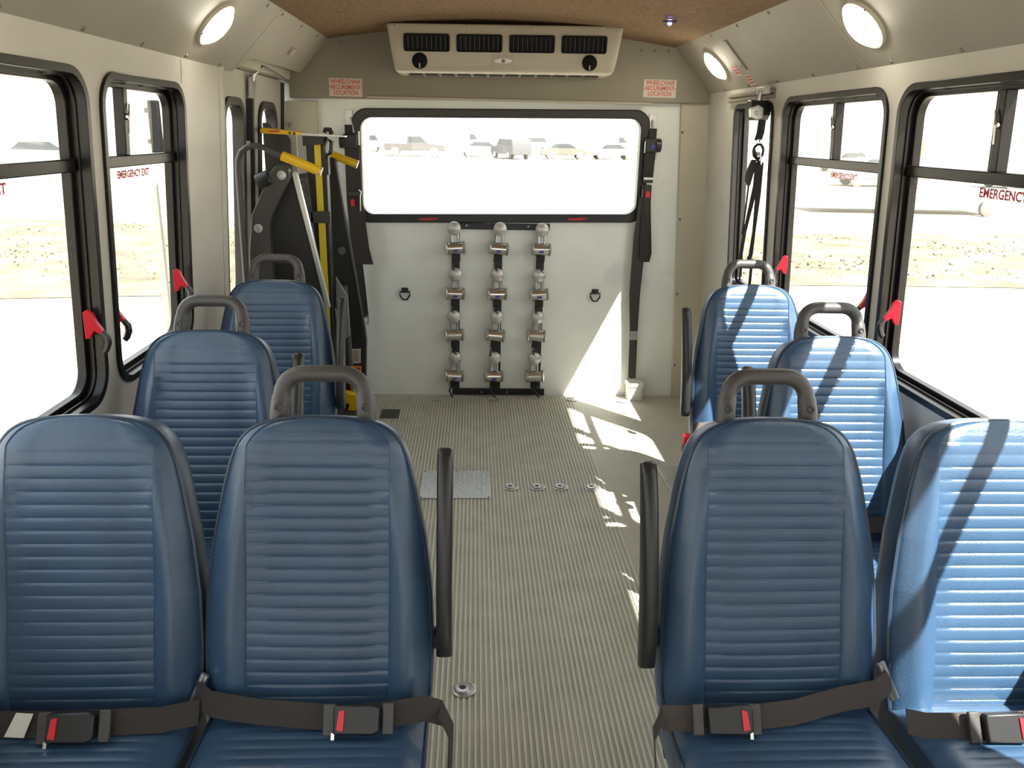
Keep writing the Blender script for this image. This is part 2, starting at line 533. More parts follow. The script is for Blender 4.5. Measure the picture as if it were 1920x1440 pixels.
# ------------------------------------------------------------------ rear wall
RW = (-0.645, 0.935, 1.010, 1.592)
mb = MB().holed([(-1.1, 0.0), (1.36, 0.0), (1.36, 2.03), (-1.1, 2.03)], [rrect(*RW, 0.075)], RM, 0.0, 0.05)
wall_rear = struct('wall_rear', mb, M['rearwall'])
wn[0] += 1
x0, x1, z0, z1 = RW
mb = MB().ring(rrect(x0 - .006, x1 + .006, z0 - .006, z1 + .006, 0.08), rrect(x0 + 0.042, x1 - 0.042, z0 + 0.04, z1 - 0.04, 0.058, 7), RM, -0.018, 0.055)
fr = obj('window_%d' % wn[0], mb, M['rubber'], None, org=(0, 0, 0), bevel=0.006)
fr['kind'] = 'structure'
obj('pane', MB().prism(rrect(x0 + .04, x1 - .04, z0 + .04, z1 - .04, .055), RM, 0.02, 0.024), M['glass'], fr, smooth=0)
for xx in (-0.25, 0.57):
    m1 = MB().prism([(xx - 0.05, 1.028), (xx + 0.05, 1.032), (xx + 0.055, 1.026), (xx + 0.01, 1.018), (xx - 0.055, 1.021)], RM, -0.026, -0.017)
    obj('release_latch', m1, M['latch'], fr, label='red release lever on the lower frame')
# corner pillar panels
mb = MB().prism([(-1.09, 0), (-0.88, 0), (-0.822, 1.63), (-0.99, 1.63)], RM, -0.03, 0.0)
struct('trim_1', mb, M['khaki'], bevel=0.003)
mb = MB().prism([(1.180, 0), (1.36, 0), (1.27, 1.66), (1.098, 1.66)], RM, -0.03, 0.0)
t2 = struct('trim_2', mb, M['khaki'], bevel=0.003)
for xx, z in ((1.115, 1.50), (1.14, 1.04), (1.16, 0.62), (1.18, 0.2)):
    obj('screw', MB().lathe([(0.008, 0), (0.006, 0.003)], (xx, YR - 0.03, z), (0, -1, 0), 10), M['screw'], t2)
# header panel
mb = MB().prism([(-0.955, 1.628), (1.252, 1.648), (1.245, 1.72), (1.035, 1.93), (0.60, 1.978), (0.145, 1.996), (-0.30, 1.978), (-0.75, 1.925), (-0.955, 1.75)], lambda a, b, d: (a, 4.43 + d, b), 0.0, 0.06)
hd = struct('trim_3', mb, M['header'], bevel=0.004)
mb = MB().box(-0.56, 0.93, 4.418, 4.432, 1.634, 1.646)
obj('header_lip', mb, M['acwhite'], hd, bevel=0.003)
for xx in (0.86, -0.68, 1.0, 0.93):
    obj('screw', MB().lathe([(0.008, 0), (0.005, 0.004)], (xx, 4.43, 1.90), (0, -1, 0), 10), M['screw'], hd)
obj('hook_eye', MB().tube([(-0.965, 4.46, 1.50), (-0.965, 4.42, 1.50), (-0.965, 4.42, 1.48)], 0.005, 6), M['screw'], wall_rear)

# ------------------------------------------------------------------ coves, ceiling
def CM(side):
    # (t across from wall to ceiling 0..1, y, d)
    if side > 0: a, b = Vector((1.245, 0, 1.69)), Vector((1.03, 0, 1.92))
    else: a, b = Vector((-0.955, 0, 1.683)), Vector((-0.74, 0, 1.915))
    n = Vector((-side * (b.z - a.z), 0, -abs(b.x - a.x))).normalized()
    def f(t, y, d):
        p = a + (b - a) * t + n * d
        return (p.x, y, p.z)
    return f
def cove(side, y0, y1, name):
    C_ = CM(side)
    mb = MB()
    if side < 0 and y0 > 3:
        # raised lower edge over the lift doorway
        mb.prism([(0.0, y0), (1.0, y0), (1.0, y1), (0.28, y1), (0.25, y0 + 0.12)], C_, -0.012, 0.0)
    else:
        mb.box(0, 1, y0, y1, -0.012, 0.0, C_)
    o = struct(name, mb, M['beige'], bevel=0.003)
    k = 0
    y = y0 + 0.05
    while y < y1:
        for t in (0.06, 0.94):
            if not (side < 0 and y0 > 3 and t < 0.5):
                obj('screw', MB().lathe([(0.0075, 0), (0.006, 0.004)], C_(t, y, 0.0), Vector(C_(0, 0, 1)) - Vector(C_(0, 0, 0)), 8), M['screw'], o)
        y += 0.36
    return o
cove(1, -2.3, 1.0, 'trim_4')
cove(1, 1.004, 2.655, 'trim_5')
cr = cove(1, 2.66, 4.43, 'trim_6')
cove(-1, -2.3, 1.0, 'trim_7')
cove(-1, 1.004, 3.395, 'trim_8')
cl = cove(-1, 3.40, 4.43, 'trim_9')
CL = CM(-1); CR = CM(1)
mb = MB().box(0.5, 0.62, 3.93, 3.985, 0, 0.012, CL)
obj('cover_plate', mb, M['acwhite'], cl, bevel=0.003)
mb = MB().box(0.32, 0.82, 3.655, 3.685, 0, 0.008, CR)
mb.lathe([(0.006, 0), (0.004, 0.006)], CR(0.4, 3.67, 0.008), (-.7, 0, -.7), 8)
obj('marker_strip', mb, M['beige'], cr, bevel=0.002)
rows = []
for i in range(13):
    a = -0.76 + i * (1.04 + 0.76) / 12
    u = (a - 0.14) / 0.9
    rows.append([(a, -2.3, 1.985 - 0.07 * u * u), (a, 4.49, 1.985 - 0.07 * u * u)])
mb = MB().grid(rows)
rows2 = [[(p[0], p[1], p[2] + 0.03) for p in r] for r in rows]
mb.grid(rows2)
struct('ceiling', mb, M['ceiling'])
# roof skin keeps the sky out above the coves
struct('trim_10', MB().box(-1.04, 1.32, -2.32, 4.56, 2.03, 2.05).box(-1.04, -1.03, -2.32, 4.56, 1.69, 2.05).box(1.305, 1.32, -2.32, 4.56, 1.69, 2.05), M['acwhite'])
# ceiling side closing and front bulkhead with windscreen opening
mb = MB().holed([(-1.1, 0), (1.4, 0), (1.4, 1.98), (-1.1, 1.98)], [rrect(-0.85, 1.15, 0.75, 1.75, 0.1)], lambda a, b, d: (a, -2.3 - d, b), 0, 0.05)
struct('wall_front', mb, M['beige'])

# small blue light in the ceiling
t = thing('blue_ceiling_light', 'tiny glowing blue light in the brown ceiling near the right cove', 'light', (0.80, 3.56, 1.925))
mb = MB().lathe([(0.030, 0.0), (0.028, -0.006), (0.012, -0.008), (0.010, -0.004)], (0.80, 3.56, 1.932), (0, 0, 1), 20)
obj('bezel', mb, M['black'], t)
mb = MB().lathe([(0.009, 0.004), (0.009, -0.012), (0.004, -0.017)], (0.80, 3.56, 1.932), (0, 0, 1), 16)
obj('bulb', mb, M['blueled'], t)

# ------------------------------------------------------------------ dome lamps
def lamp(side, y, t_, label):
    C_ = CM(side)
    c = Vector(C_(t_, y, 0))
    ax = (Vector(C_(0, 0, 1)) - Vector(C_(0, 0, 0))).normalized()
    t = thing('dome_lamp', label, 'lamp', tuple(c), 'oval dome lamps along the coves')
    u = Vector((0, 1, 0)); v = ax.cross(u)
    def lm(rs):
        mb = MB()
        n = 28
        vs = []
        for ra, rb, h in rs:
            for k in range(n):
                an = 2 * PI * k / n
                vs.append(c + ax * h + u * math.cos(an) * ra + v * math.sin(an) * rb)
        fs = [(i * n + k, i * n + (k + 1) % n, (i + 1) * n + (k + 1) % n, (i + 1) * n + k) for i in range(len(rs) - 1) for k in range(n)]
        fs.append(tuple((len(rs) - 1) * n + k for k in range(n)))
        return mb.add(vs, fs)
    obj('lamp_rim', lm([(0.092, 0.083, -0.004), (0.088, 0.08, 0.010), (0.074, 0.068, 0.011)]), M['lamprim'], t)
    obj('lens', lm([(0.076, 0.070, 0.008), (0.073, 0.067, 0.018), (0.058, 0.053, 0.026), (0.03, 0.028, 0.030)]), M['lens'], t)
    for k in (0.6, 0.6 + PI):
        p = c + u * math.cos(k) * 0.085 + v * math.sin(k) * 0.078
        obj('screw', MB().lathe([(0.004, 0.009), (0.003, 0.013)], p, ax, 8), M['screw'], t)
lamp(1, 2.50, 0.50, 'lit oval dome lamp on the right cove, nearest of two in view')
lamp(1, 4.00, 0.50, 'small lit oval dome lamp on the right cove near the rear header')
lamp(-1, 2.88, 0.50, 'lit oval dome lamp on the left cove above the doorway corner')
for sd, y, lb in ((-1, 1.55, 'left cove above the nearest left seats'), (1, 1.0, 'right cove above the camera side'), (-1, 0.2, 'left cove toward the front of the bus'), (1, -0.5, 'right cove toward the front of the bus'), (-1, -1.2, 'left cove right behind the windscreen')):
    lamp(sd, y, 0.50, 'lit oval dome lamp on the ' + lb)

# ------------------------------------------------------------------ stickers
def securement(xa, xb, za, zb, label):
    t = thing('wheelchair_sign', label, 'sign', ((xa + xb) / 2, 4.43, za), 'wheelchair securement signs on the header')
    obj('sign_plate', MB().box(xa, xb, 4.4275, 4.4300, za, zb), M['sticker'], t)
    cx, cz = (xa + xb) / 2, (za + zb) / 2
    k = (zb - za) / 0.09
    for i, s_ in enumerate(('WHEELCHAIR', 'SECUREMENT', 'LOCATION')):
        zz = cz + (0.028 - 0.0275 * i) * k
        mb = text_mb(s_, 0.030, lambda a, b, d, zz=zz: (cx + a * 0.82, 4.4272 - d, zz + b), bold=0.0006)
        obj('lettering', mb, M['stickerred'], t, smooth=0)
    for a in (xa + 0.002, xb - 0.014):
        obj('side_dash', MB().box(a, a + 0.012, 4.4268, 4.4275, cz - 0.002, cz + 0.002), M['stickerred'], t)
securement(-0.750, -0.582, 1.640, 1.728, 'white sign with red WHEELCHAIR SECUREMENT LOCATION lettering, left of the air conditioner')
securement(0.882, 1.055, 1.672, 1.760, 'white sign with red WHEELCHAIR SECUREMENT LOCATION lettering, right of the air conditioner')
for (ta, tb, ya, yb, lb) in ((0.25, 0.43, 3.76, 3.84, 'upper small white and red notice beside the far right dome lamp'), (0.06, 0.24, 3.68, 3.76, 'lower small white and red notice on the right cove')):
    t = thing('notice_sticker', lb, 'sticker', CR(ta, (ya + yb) / 2, 0), 'small notices on the right cove')
    obj('sticker_sheet', MB().box(ta, tb, ya, yb, 0.0005, 0.0015, CR), M['sticker'], t)
    mb = MB()
    for i in range(3):
        a = ta + 0.03 + i * 0.05
        mb.box(a, a + 0.03, ya + 0.008, yb - 0.008, 0.0015, 0.002, CR)
    obj('red_print', mb, M['stickerred'], t)

# ------------------------------------------------------------------ air conditioner
t = thing('air_conditioner', 'off white overhead air conditioner unit with four black vents above the rear window', 'air conditioner', (0.15, 4.25, 1.73))
AX0, AX1 = -0.412, 0.698
prof = [(4.43, 1.955), (4.075, 1.962), (4.068, 1.945), (4.085, 1.83), (4.085, 1.780), (4.105, 1.758), (4.15, 1.748), (4.43, 1.748)]
def ash(a):
    return (a - 0.145) * 0.0115
mb = MB()
secs = []
for xx, k in ((AX0, 0.55), (AX0 + 0.006, 0.9), (AX0 + 0.03, 1.0), (AX1 - 0.03, 1.0), (AX1 - 0.006, 0.9), (AX1, 0.55)):
    row = []
    for y, z in prof:
        s_ = 0.0 if z > 1.9 else (1.93 - z) / 0.2
        xo = xx + (0.035 * s_ if xx < 0.1 else -0.035 * s_)
        row.append((xo, 4.43 + (y - 4.43) * (0.97 + 0.03 * k), z + (1 - k) * 0.02 * s_ + ash(xo)))
    secs.append(row)
n = len(prof)
mb.add([p for r in secs for p in r], [(i * n + j, i * n + (j + 1) % n, (i + 1) * n + (j + 1) % n, (i + 1) * n + j) for i in range(5) for j in range(n)] + [tuple(range(n)), tuple(5 * n + k for k in range(n - 1, -1, -1))])
obj('housing', mb, M['acwhite'], t, bevel=0.006, smooth=50)
def AF(a, z, d):   # front face of the unit, d towards the cabin
    y = 4.068 + (1.945 - z) * 0.148 if z > 1.83 else 4.085
    return (a, y - d, z + ash(a))
for xa in (-0.335, -0.088, 0.160, 0.408):
    xb = xa + 0.215
    za, zb = 1.840, 1.917
    mb = MB().ring(rrect(xa, xb, za, zb, 0.01, 3), rrect(xa + 0.008, xb - 0.008, za + 0.008, zb - 0.008, 0.006, 3), AF, 0.001, 0.010)
    mb.prism(rrect(xa + 0.004, xb - 0.004, za + 0.004, zb - 0.004, 0.008, 3), AF, 0.001, 0.003)
    v = obj('air_vent', mb, M['vent'], t, bevel=0.001)
    for k in range(9):
        xx = xa + 0.02 + k * (xb - xa - 0.04) / 8
        obj('vent_slat', MB().box(xx - 0.0015, xx + 0.0015, za + 0.009, zb - 0.009, 0.003, 0.006, AF), M['black'], v)
for xa in (-0.262, 0.546):
    mb = MB().lathe([(0.037, -0.002), (0.035, 0.006), (0.028, 0.009), (0.0, 0.009)], AF(xa, 1.800, 0), (0, -1, 0), 24)
    k = obj('round_louver', mb, M['vent'], t)
    obj('louver_tab', MB().box(xa - 0.003, xa + 0.003, 1.768, 1.788, 0.008, 0.014, AF), M['acwhite'], k)
mb = MB().prism([(0.078, 1.770), (0.186, 1.770), (0.186, 1.828), (0.078, 1.828)], AF, 0.0, 0.002)
pl = obj('badge_plate', mb, M['acwhite'], t, bevel=0.001)
n = 24
mb = MB().prism([(0.133 + 0.043 * math.cos(2 * PI * k / n), 1.803 + 0.011 * math.sin(2 * PI * k / n) * (0.6 + 0.4 * abs(math.sin(2 * PI * k / n)))) for k in range(n)], AF, 0.002, 0.004)
obj('badge', mb, M['steel'], pl, label='silver lens shaped badge with dark ring')
mb = MB().lathe([(0.010, 0.003), (0.009, 0.007)], AF(0.133, 1.803, 0), (0, -1, 0), 18)
obj('badge_ring', mb, M['screw'], pl)
mb = MB()
for k in range(12):
    xx = -0.32 + k * 0.078
    mb.box(xx, xx + 0.066, 4.16, 4.26, 1.741 + ash(xx), 1.745 + ash(xx))
obj('return_grille', mb, M['black'], t)
for k, xx in enumerate((-0.36, -0.03, 0.28, 0.60)):
    obj('screw', MB().lathe([(0.005, 0), (0.004, 0.003)], AF(xx, 1.951, 0.0), (0, -1, 0), 8), M['steel'], t)

# ------------------------------------------------------------------ tie down rack and retractors
t = thing('tie_down_rack', 'black metal rack frame with three upright strips under the rear window', 'rack', (0.15, YR, 0.0))
obj('top_bar', MB().box(-0.12, 0.42, YR - 0.012, YR - 0.001, 0.965, 1.0), M['black'], t, bevel=0.002)
obj('bottom_bar', MB().box(-0.12, 0.42, YR - 0.012, YR - 0.001, 0.004, 0.042), M['black'], t, bevel=0.002)
CXS = (-0.101, 0.137, 0.372)
for xx in CXS:
    obj('upright_strip', MB().box(xx - 0.022, xx + 0.022, YR - 0.010, YR - 0.001, 0.042, 0.965), M['black'], t)
for xx in (-0.04, 0.30, 0.05, 0.2):
    z = 0.985 if xx in (-0.04, 0.30) else 0.02
    obj('bolt', MB().lathe([(0.006, 0), (0.004, 0.004)], (xx, YR - 0.012, z), (0, -1, 0), 8), M['steel'], t)

def retractor_meshes():
    P = {}
    y = -0.03
    P['knob'] = (MB().lathe([(0.012, 0.0), (0.033, 0.006), (0.038, 0.020), (0.034, 0.034), (0.022, 0.043), (0.0, 0.046)], (0, y, 0.107), (0, -1, 0.1), 22), M['knob'])
    b = MB().tube([(-0.016, y - 0.01, 0.09), (-0.018, y - 0.014, 0.045), (-0.012, y - 0.014, 0.022)], 0.006, 8)
    b.tube([(0.016, y - 0.01, 0.09), (0.018, y - 0.014, 0.045), (0.012, y - 0.014, 0.022)], 0.006, 8)
    b.box(-0.024, 0.024, y - 0.006, y + 0.03, 0.02, 0.095)
    P['bracket'] = (b, M['steel'])
    P['housing'] = (MB().lathe([(0.031, -0.043), (0.035, -0.039), (0.035, 0.039), (0.031, 0.043)], (0, y - 0.012, 0), (1, 0, 0), 20).box(-0.038, 0.038, y + 0.0, y + 0.03, -0.024, 0.03), M['chrome'])
    P['end_cap'] = (MB().lathe([(0.0, 0.042), (0.034, 0.043), (0.037, 0.048), (0.028, 0.055), (0.0, 0.056)], (0, y - 0.012, 0), (1, 0, 0), 20), M['steel'])
    P['end_cap2'] = (MB().lathe([(0.0, 0.042), (0.034, 0.043), (0.037, 0.048), (0.028, 0.055), (0.0, 0.056)], (0, y - 0.012, 0), (-1, 0, 0), 20), M['steel'])
    P['mark'] = (MB().box(-0.013, 0.013, y - 0.0475, y - 0.044, -0.015, -0.004), M['bluemark'])
    P['webbing'] = (MB().ribbon([(0, y - 0.012, -0.024), (0, y - 0.006, -0.055), (-0.002, y - 0.010, -0.072)], (0.046, 0, 0), 0.004), M['webbing'])
    return P
RP = {k: mesh_of(k.rstrip('2'), v[0], v[1]) for k, v in retractor_meshes().items()}
y = -0.03
HK = []
for v_ in range(3):
    a = 0.012 * (v_ - 1)
    q = MB().lathe([(0.012, 0), (0.015, 0.006), (0.012, 0.012)], (a * 0.3, y - 0.016, -0.078), (0, -1, 0), 12)
    q.tube([(-0.008, y - 0.03, -0.070), (-0.018, y - 0.034, -0.086), (-0.010 + a, y - 0.036, -0.105), (0.0 + a, y - 0.036, -0.125), (0.002 + a, y - 0.036, -0.142), (0.010 + a, y - 0.036, -0.15)], 0.0045, 8)
    HK.append(mesh_of('hook', q, M['black']))
rowz = (0.866, 0.613, 0.374, 0.132)
rown = ('topmost', 'second from the top', 'third from the top', 'lowest')
coln = ('left', 'middle', 'right')
for ci, cx in enumerate(CXS):
    for ri, z in enumerate(rowz):
        dx = (0, -0.004, -0.012, -0.016)[ri] * (0.4 if ci == 0 else 1.0)
        t = thing('tie_down_retractor', 'chrome tie-down retractor, %s in the %s column of the rack' % (rown[ri], coln[ci]), 'retractor', (cx + dx, YR - 0.012, z), 'tie-down retractors hung on the rack')
        for k, me in RP.items():
            if k == 'mark' and (ri == 2 or (ri == 3 and ci == 2)): continue
            if k in ('knob',):
                o = data_obj('knob', me, t)
            else:
                o = data_obj(k.rstrip('2'), me, t)
        o = data_obj('hook', HK[(ci + ri) % 3], t)
        if ri == 3: o.scale = (1.2, 1, 0.82)
        t.rotation_euler = (0, math.radians((ci * 7 + ri * 5) % 9 - 4), 0)

# D rings
for xx, z, sd in ((-0.387, 0.60, 'left'), (0.692, 0.604, 'right')):
    t = thing('wall_ring', 'small black D-ring on the rear wall %s of the tie-down rack' % sd, 'ring', (xx, YR, z), 'D-rings on the rear wall')
    obj('ring_mount', MB().box(xx - 0.018, xx + 0.018, YR - 0.010, YR - 0.0005, z + 0.005, z + 0.034).lathe([(0.012, 0), (0.01, 0.012)], (xx, YR - 0.008, z + 0.02), (0, -1, 0), 12), M['black'], t, bevel=0.002)
    obj('d_ring', MB().tube([(xx - 0.028, YR - 0.016, z + 0.012), (xx - 0.026, YR - 0.016, z - 0.010), (xx - 0.012, YR - 0.016, z - 0.032), (xx + 0.012, YR - 0.016, z - 0.032), (xx + 0.026, YR - 0.016, z - 0.010), (xx + 0.028, YR - 0.016, z + 0.012)], 0.005, 8, closed=True), M['black'], t)

# ------------------------------------------------------------------ shoulder belts on the rear wall
t = thing('shoulder_belt', 'black shoulder belt with retractor and red buckle right of the rear window', 'seat belt', (0.945, YR, 0.15))
yb = YR - 0.03
obj('wall_anchor', MB().box(0.935, 0.975, YR - 0.006, YR - 0.0005, 1.49, 1.59).tube([(0.955, YR - 0.01, 1.56), (0.957, YR - 0.016, 1.51)], 0.007, 8), M['steel'], t, bevel=0.001)
obj('belt_loop', MB().ribbon([(0.957, YR - 0.02, 1.515), (0.952, yb - 0.01, 1.44)], (0.04, 0, 0), 0.012), M['webbing'], t)
r = obj('retractor_housing', MB().box(0.915, 0.975, yb - 0.035, YR - 0.022, 1.395, 1.465).lathe([(0.036, 0), (0.036, 0.032)], (0.968, yb - 0.008, 1.43), (1, 0, 0), 18), M['black'], t, bevel=0.004)
obj('blue_mark', MB().box(0.945, 0.965, yb - 0.037, yb - 0.035, 1.415, 1.432), M['bluemark'], r)
obj('webbing', MB().ribbon([(0.945, yb - 0.022, 1.40), (0.942, yb - 0.014, 1.26)], (0.055, 0, 0), 0.005).ribbon([(0.938, yb - 0.012, 1.22), (0.945, yb - 0.012, 1.10), (0.962, yb - 0.012, 0.92), (0.968, yb - 0.014, 0.85), (0.958, yb - 0.02, 0.805), (0.945, yb - 0.03, 0.84), (0.94, yb - 0.032, 1.0), (0.938, yb - 0.03, 1.22)], (0.050, 0.01, 0), 0.004), M['webbing'], t)
b = obj('buckle', MB().box(0.918, 0.966, yb - 0.04, yb - 0.016, 1.235, 1.262).box(0.925, 0.960, yb - 0.036, yb - 0.016, 1.15, 1.225), M['black'], t, bevel=0.003)
obj('red_button', MB().box(0.929, 0.956, yb - 0.041, yb - 0.034, 1.158, 1.19), M['red'], b, bevel=0.002)
obj('buckle_clip', MB().box(0.915, 0.968, yb - 0.044, yb - 0.036, 1.252, 1.264), M['steel'], b)
obj('edge_plate', MB().box(0.910, 0.914, yb - 0.03, yb - 0.02, 1.39, 1.45), M['steel'], r)
obj('edge_plate', MB().box(0.914, 0.919, yb - 0.034, yb - 0.02, 1.14, 1.20), M['steel'], b)
obj('lower_webbing', MB().ribbon([(0.928, yb - 0.034, 1.16), (0.918, yb - 0.026, 0.95), (0.912, yb - 0.014, 0.62), (0.922, yb - 0.012, 0.40), (0.930, yb - 0.01, 0.12)], [(0.055, 0, 0), (0.07, 0, 0), (0.062, 0, 0), (0.045, 0, 0), (0.045, 0, 0)], 0.004), M['webbrown'], t)
obj('belt_clip', MB().box(0.904, 0.945, yb - 0.02, yb - 0.008, 0.355, 0.405), M['steel'], t, bevel=0.002)
t = thing('belt_cup', 'small white plastic floor cup at the foot of the right rear shoulder belt', 'cup', (0.945, YR - 0.06, 0.0))
mb = MB().ring(rrect(0.895, 0.995, YR - 0.105, YR - 0.015, 0.012, 3), rrect(0.905, 0.985, YR - 0.095, YR - 0.025, 0.008, 3), lambda a, b, d: (a, b, d), 0.085, 0.105)
mb.ring(rrect(0.90, 0.99, YR - 0.10, YR - 0.02, 0.012, 3), rrect(0.908, 0.982, YR - 0.092, YR - 0.028, 0.008, 3), lambda a, b, d: (a, b, d), 0.001, 0.09)
mb.box(0.905, 0.985, YR - 0.095, YR - 0.025, 0.001, 0.01)
obj('cup_body', mb, M['white'], t)

t = thing('shoulder_belt', 'black shoulder belt hanging left of the rear window behind the lift', 'seat belt', (-0.65, YR, 0.44))
obj('wall_anchor', MB().box(-0.685, -0.645, YR - 0.006, YR - 0.0005, 1.47, 1.575).tube([(-0.655, YR - 0.01, 1.54), (-0.640, YR - 0.02, 1.46)], 0.007, 8), M['steel'], t, bevel=0.001)
obj('belt_loop', MB().ribbon([(-0.665, YR - 0.02, 1.50), (-0.662, yb - 0.01, 1.42)], (0.04, 0, 0), 0.012), M['webbing'], t)
r = obj('retractor_housing', MB().box(-0.69, -0.62, yb - 0.035, YR - 0.022, 1.38, 1.455).lathe([(0.034, 0), (0.034, 0.03)], (-0.682, yb - 0.008, 1.415), (-1, 0, 0), 18), M['black'], t, bevel=0.004)
obj('webbing', MB().ribbon([(-0.648, yb - 0.02, 1.40), (-0.642, yb - 0.02, 1.10), (-0.622, yb - 0.02, 0.86), (-0.605, yb - 0.02, 0.77)], [(0.075, 0, 0), (0.085, 0, 0), (0.095, 0, 0), (0.1, 0, 0)], 0.012), M['webbing'], t)
b = obj('buckle', MB().box(-0.675, -0.615, yb - 0.045, yb - 0.024, 1.14, 1.16), M['grey_plastic'], t, bevel=0.003)
obj('red_button', MB().box(-0.660, -0.640, yb - 0.046, yb - 0.028, 1.085, 1.12), M['red'], b, bevel=0.002)
obj('buckle_clip', MB().tube([(-0.618, yb - 0.04, 1.17), (-0.605, yb - 0.04, 1.16), (-0.610, yb - 0.04, 1.14), (-0.612, yb - 0.04, 1.06)], 0.004, 6), M['steel'], b)
obj('edge_plate', MB().box(-0.612, -0.604, yb - 0.03, yb - 0.02, 1.40, 1.47), M['steel'], r)
obj('lower_webbing', MB().ribbon([(-0.635, yb - 0.015, 0.80), (-0.625, yb - 0.015, 0.65), (-0.605, yb - 0.015, 0.47)], [(0.04, 0, 0), (0.045, 0, 0), (0.03, 0, 0)], 0.01), M['webbing'], t)
obj('belt_hook', MB().tube([(-0.602, yb - 0.02, 0.48), (-0.590, yb - 0.02, 0.46), (-0.595, yb - 0.02, 0.43), (-0.605, yb - 0.02, 0.435)], 0.005, 6), M['steel'], t)

# harness hanging at the narrow right window
W1 = WM(1)
def rail_box(mb, *a): return mb.box(*a, W1)
t = thing('window_harness', 'black tie-down harness with retractor hanging at the narrow right window', 'harness', (1.22, 3.55, 0.8))
obj('mount_rail', MB().box(3.46, 4.06, 1.640, 1.652, -0.02, 0, W1).box(3.46, 4.06, 1.66, 1.672, -0.02, 0, W1).box(3.46, 4.06, 1.640, 1.678, -0.006, 0, W1), M['header'], t, bevel=0.002)
obj('mount_bracket', MB().box(3.47, 3.60, 1.655, 1.685, -0.035, -0.02, W1).tube([(1.205, 3.54, 1.67), (1.200, 3.54, 1.62)], 0.012, 8), M['steel'], t, bevel=0.002)
obj('retractor_housing', MB().prism([(3.50, 1.575), (3.53, 1.55), (3.60, 1.56), (3.61, 1.60), (3.58, 1.635), (3.52, 1.63)], lambda a, b, d: (d, a, b), 1.165, 1.245), M['black'], t, bevel=0.005)
obj('retractor_face', MB().prism([(1.150, 1.595), (1.155, 1.562), (1.185, 1.553), (1.205, 1.56), (1.205, 1.60), (1.18, 1.612)], lambda a, b, d: (a, d, b), 3.48, 3.51).lathe([(0.008, 0), (0.006, 0.006)], (1.175, 3.48, 1.58), (0, -1, 0), 10), M['steel'], t, bevel=0.002)
obj('upper_webbing', MB().ribbon([(1.225, 3.54, 1.57), (1.222, 3.54, 1.50), (1.215, 3.54, 1.47)], (0.032, 0, 0), 0.006), M['webbing'], t)
obj('ring_hook', MB().tube([(1.222 + 0.022 * math.cos(k * PI / 5), 3.54, 1.425 + 0.03 * math.sin(k * PI / 5)) for k in range(10)], 0.006, 8, closed=True).tube([(1.20, 3.54, 1.44), (1.215, 3.535, 1.40), (1.235, 3.54, 1.37)], 0.006, 8), M['black'], t)
obj('hook_pin', MB().lathe([(0.010, 0), (0.008, 0.01)], (1.218, 3.53, 1.415), (0, -1, 0), 10).tube([(1.228, 3.53, 1.41), (1.236, 3.53, 1.37)], 0.004, 6).lathe([(0.01, 0), (0.01, 0.012)], (1.218, 3.54, 1.462), (0, 0, 1), 10), M['chrome'], t)
obj('belt_tongue', MB().ribbon([(1.207, 3.54, 1.39), (1.192, 3.54, 1.33), (1.190, 3.54, 1.305), (1.195, 3.54, 1.28)], [(0.02, 0, 0), (0.036, 0, 0), (0.03, 0, 0), (0.01, 0, 0)], 0.012), M['black'], t)
obj('thin_webbing', MB().ribbon([(1.195, 3.54, 1.29), (1.194, 3.54, 1.20), (1.190, 3.54, 1.07)], (0.007, 0, 0), 0.004).ribbon([(1.228, 3.54, 1.38), (1.226, 3.54, 1.28), (1.20, 3.54, 1.08), (1.193, 3.54, 0.98), (1.196, 3.54, 0.94)], [(0.03, 0, 0), (0.022, 0, 0), (0.014, 0, 0), (0.016, 0, 0), (0.02, 0, 0)], 0.005).ribbon([(1.24, 3.545, 1.38), (1.243, 3.545, 1.25), (1.243, 3.545, 1.08), (1.240, 3.545, 0.98), (1.228, 3.545, 0.94)], [(0.024, 0, 0), (0.024, 0, 0), (0.014, 0, 0), (0.018, 0, 0), (0.02, 0, 0)], 0.005).ribbon([(1.205, 3.55, 0.96), (1.20, 3.55, 0.78)], (0.008, 0, 0), 0.004).ribbon([(1.25, 3.55, 0.96), (1.252, 3.55, 0.78)], (0.012, 0, 0), 0.004), M['webbing'], t)

# ------------------------------------------------------------------ seats
REC = math.radians(15)
SU = Vector((0, math.sin(REC), math.cos(REC)))
SN = Vector((0, -math.cos(REC), math.sin(REC)))
B0 = Vector((0, 0, 0.405))
BL = 0.570
def lerp_tab(tab, x):
    for (a, fa), (b, fb) in zip(tab, tab[1:]):
        if x <= b: 
            k = (x - a) / (b - a)
            k = k * k * (3 - 2 * k) if False else k
            return fa + (fb - fa) * k
    return tab[-1][1]
HWT = [(0.0, 0.205), (0.05, 0.210), (0.14, 0.2125), (0.24, 0.2085), (0.345, 0.196), (0.44, 0.178), (0.48, 0.1685), (0.50, 0.1625), (0.515, 0.1565), (0.527, 0.1505), (0.537, 0.1435), (0.546, 0.135), (0.553, 0.1255), (0.559, 0.1145), (0.564, 0.101), (0.5675, 0.087), (0.570, 0.071), (0.5718, 0.052), (0.5729, 0.030), (0.5732, 0.012)]
def hw(s_):
    return lerp_tab(HWT, s_)
def bp(x, s_, d):
    # front point on the backrest; top edge arches softly
    return B0 + Vector((x, 0, 0)) + SU * s_ + SN * d
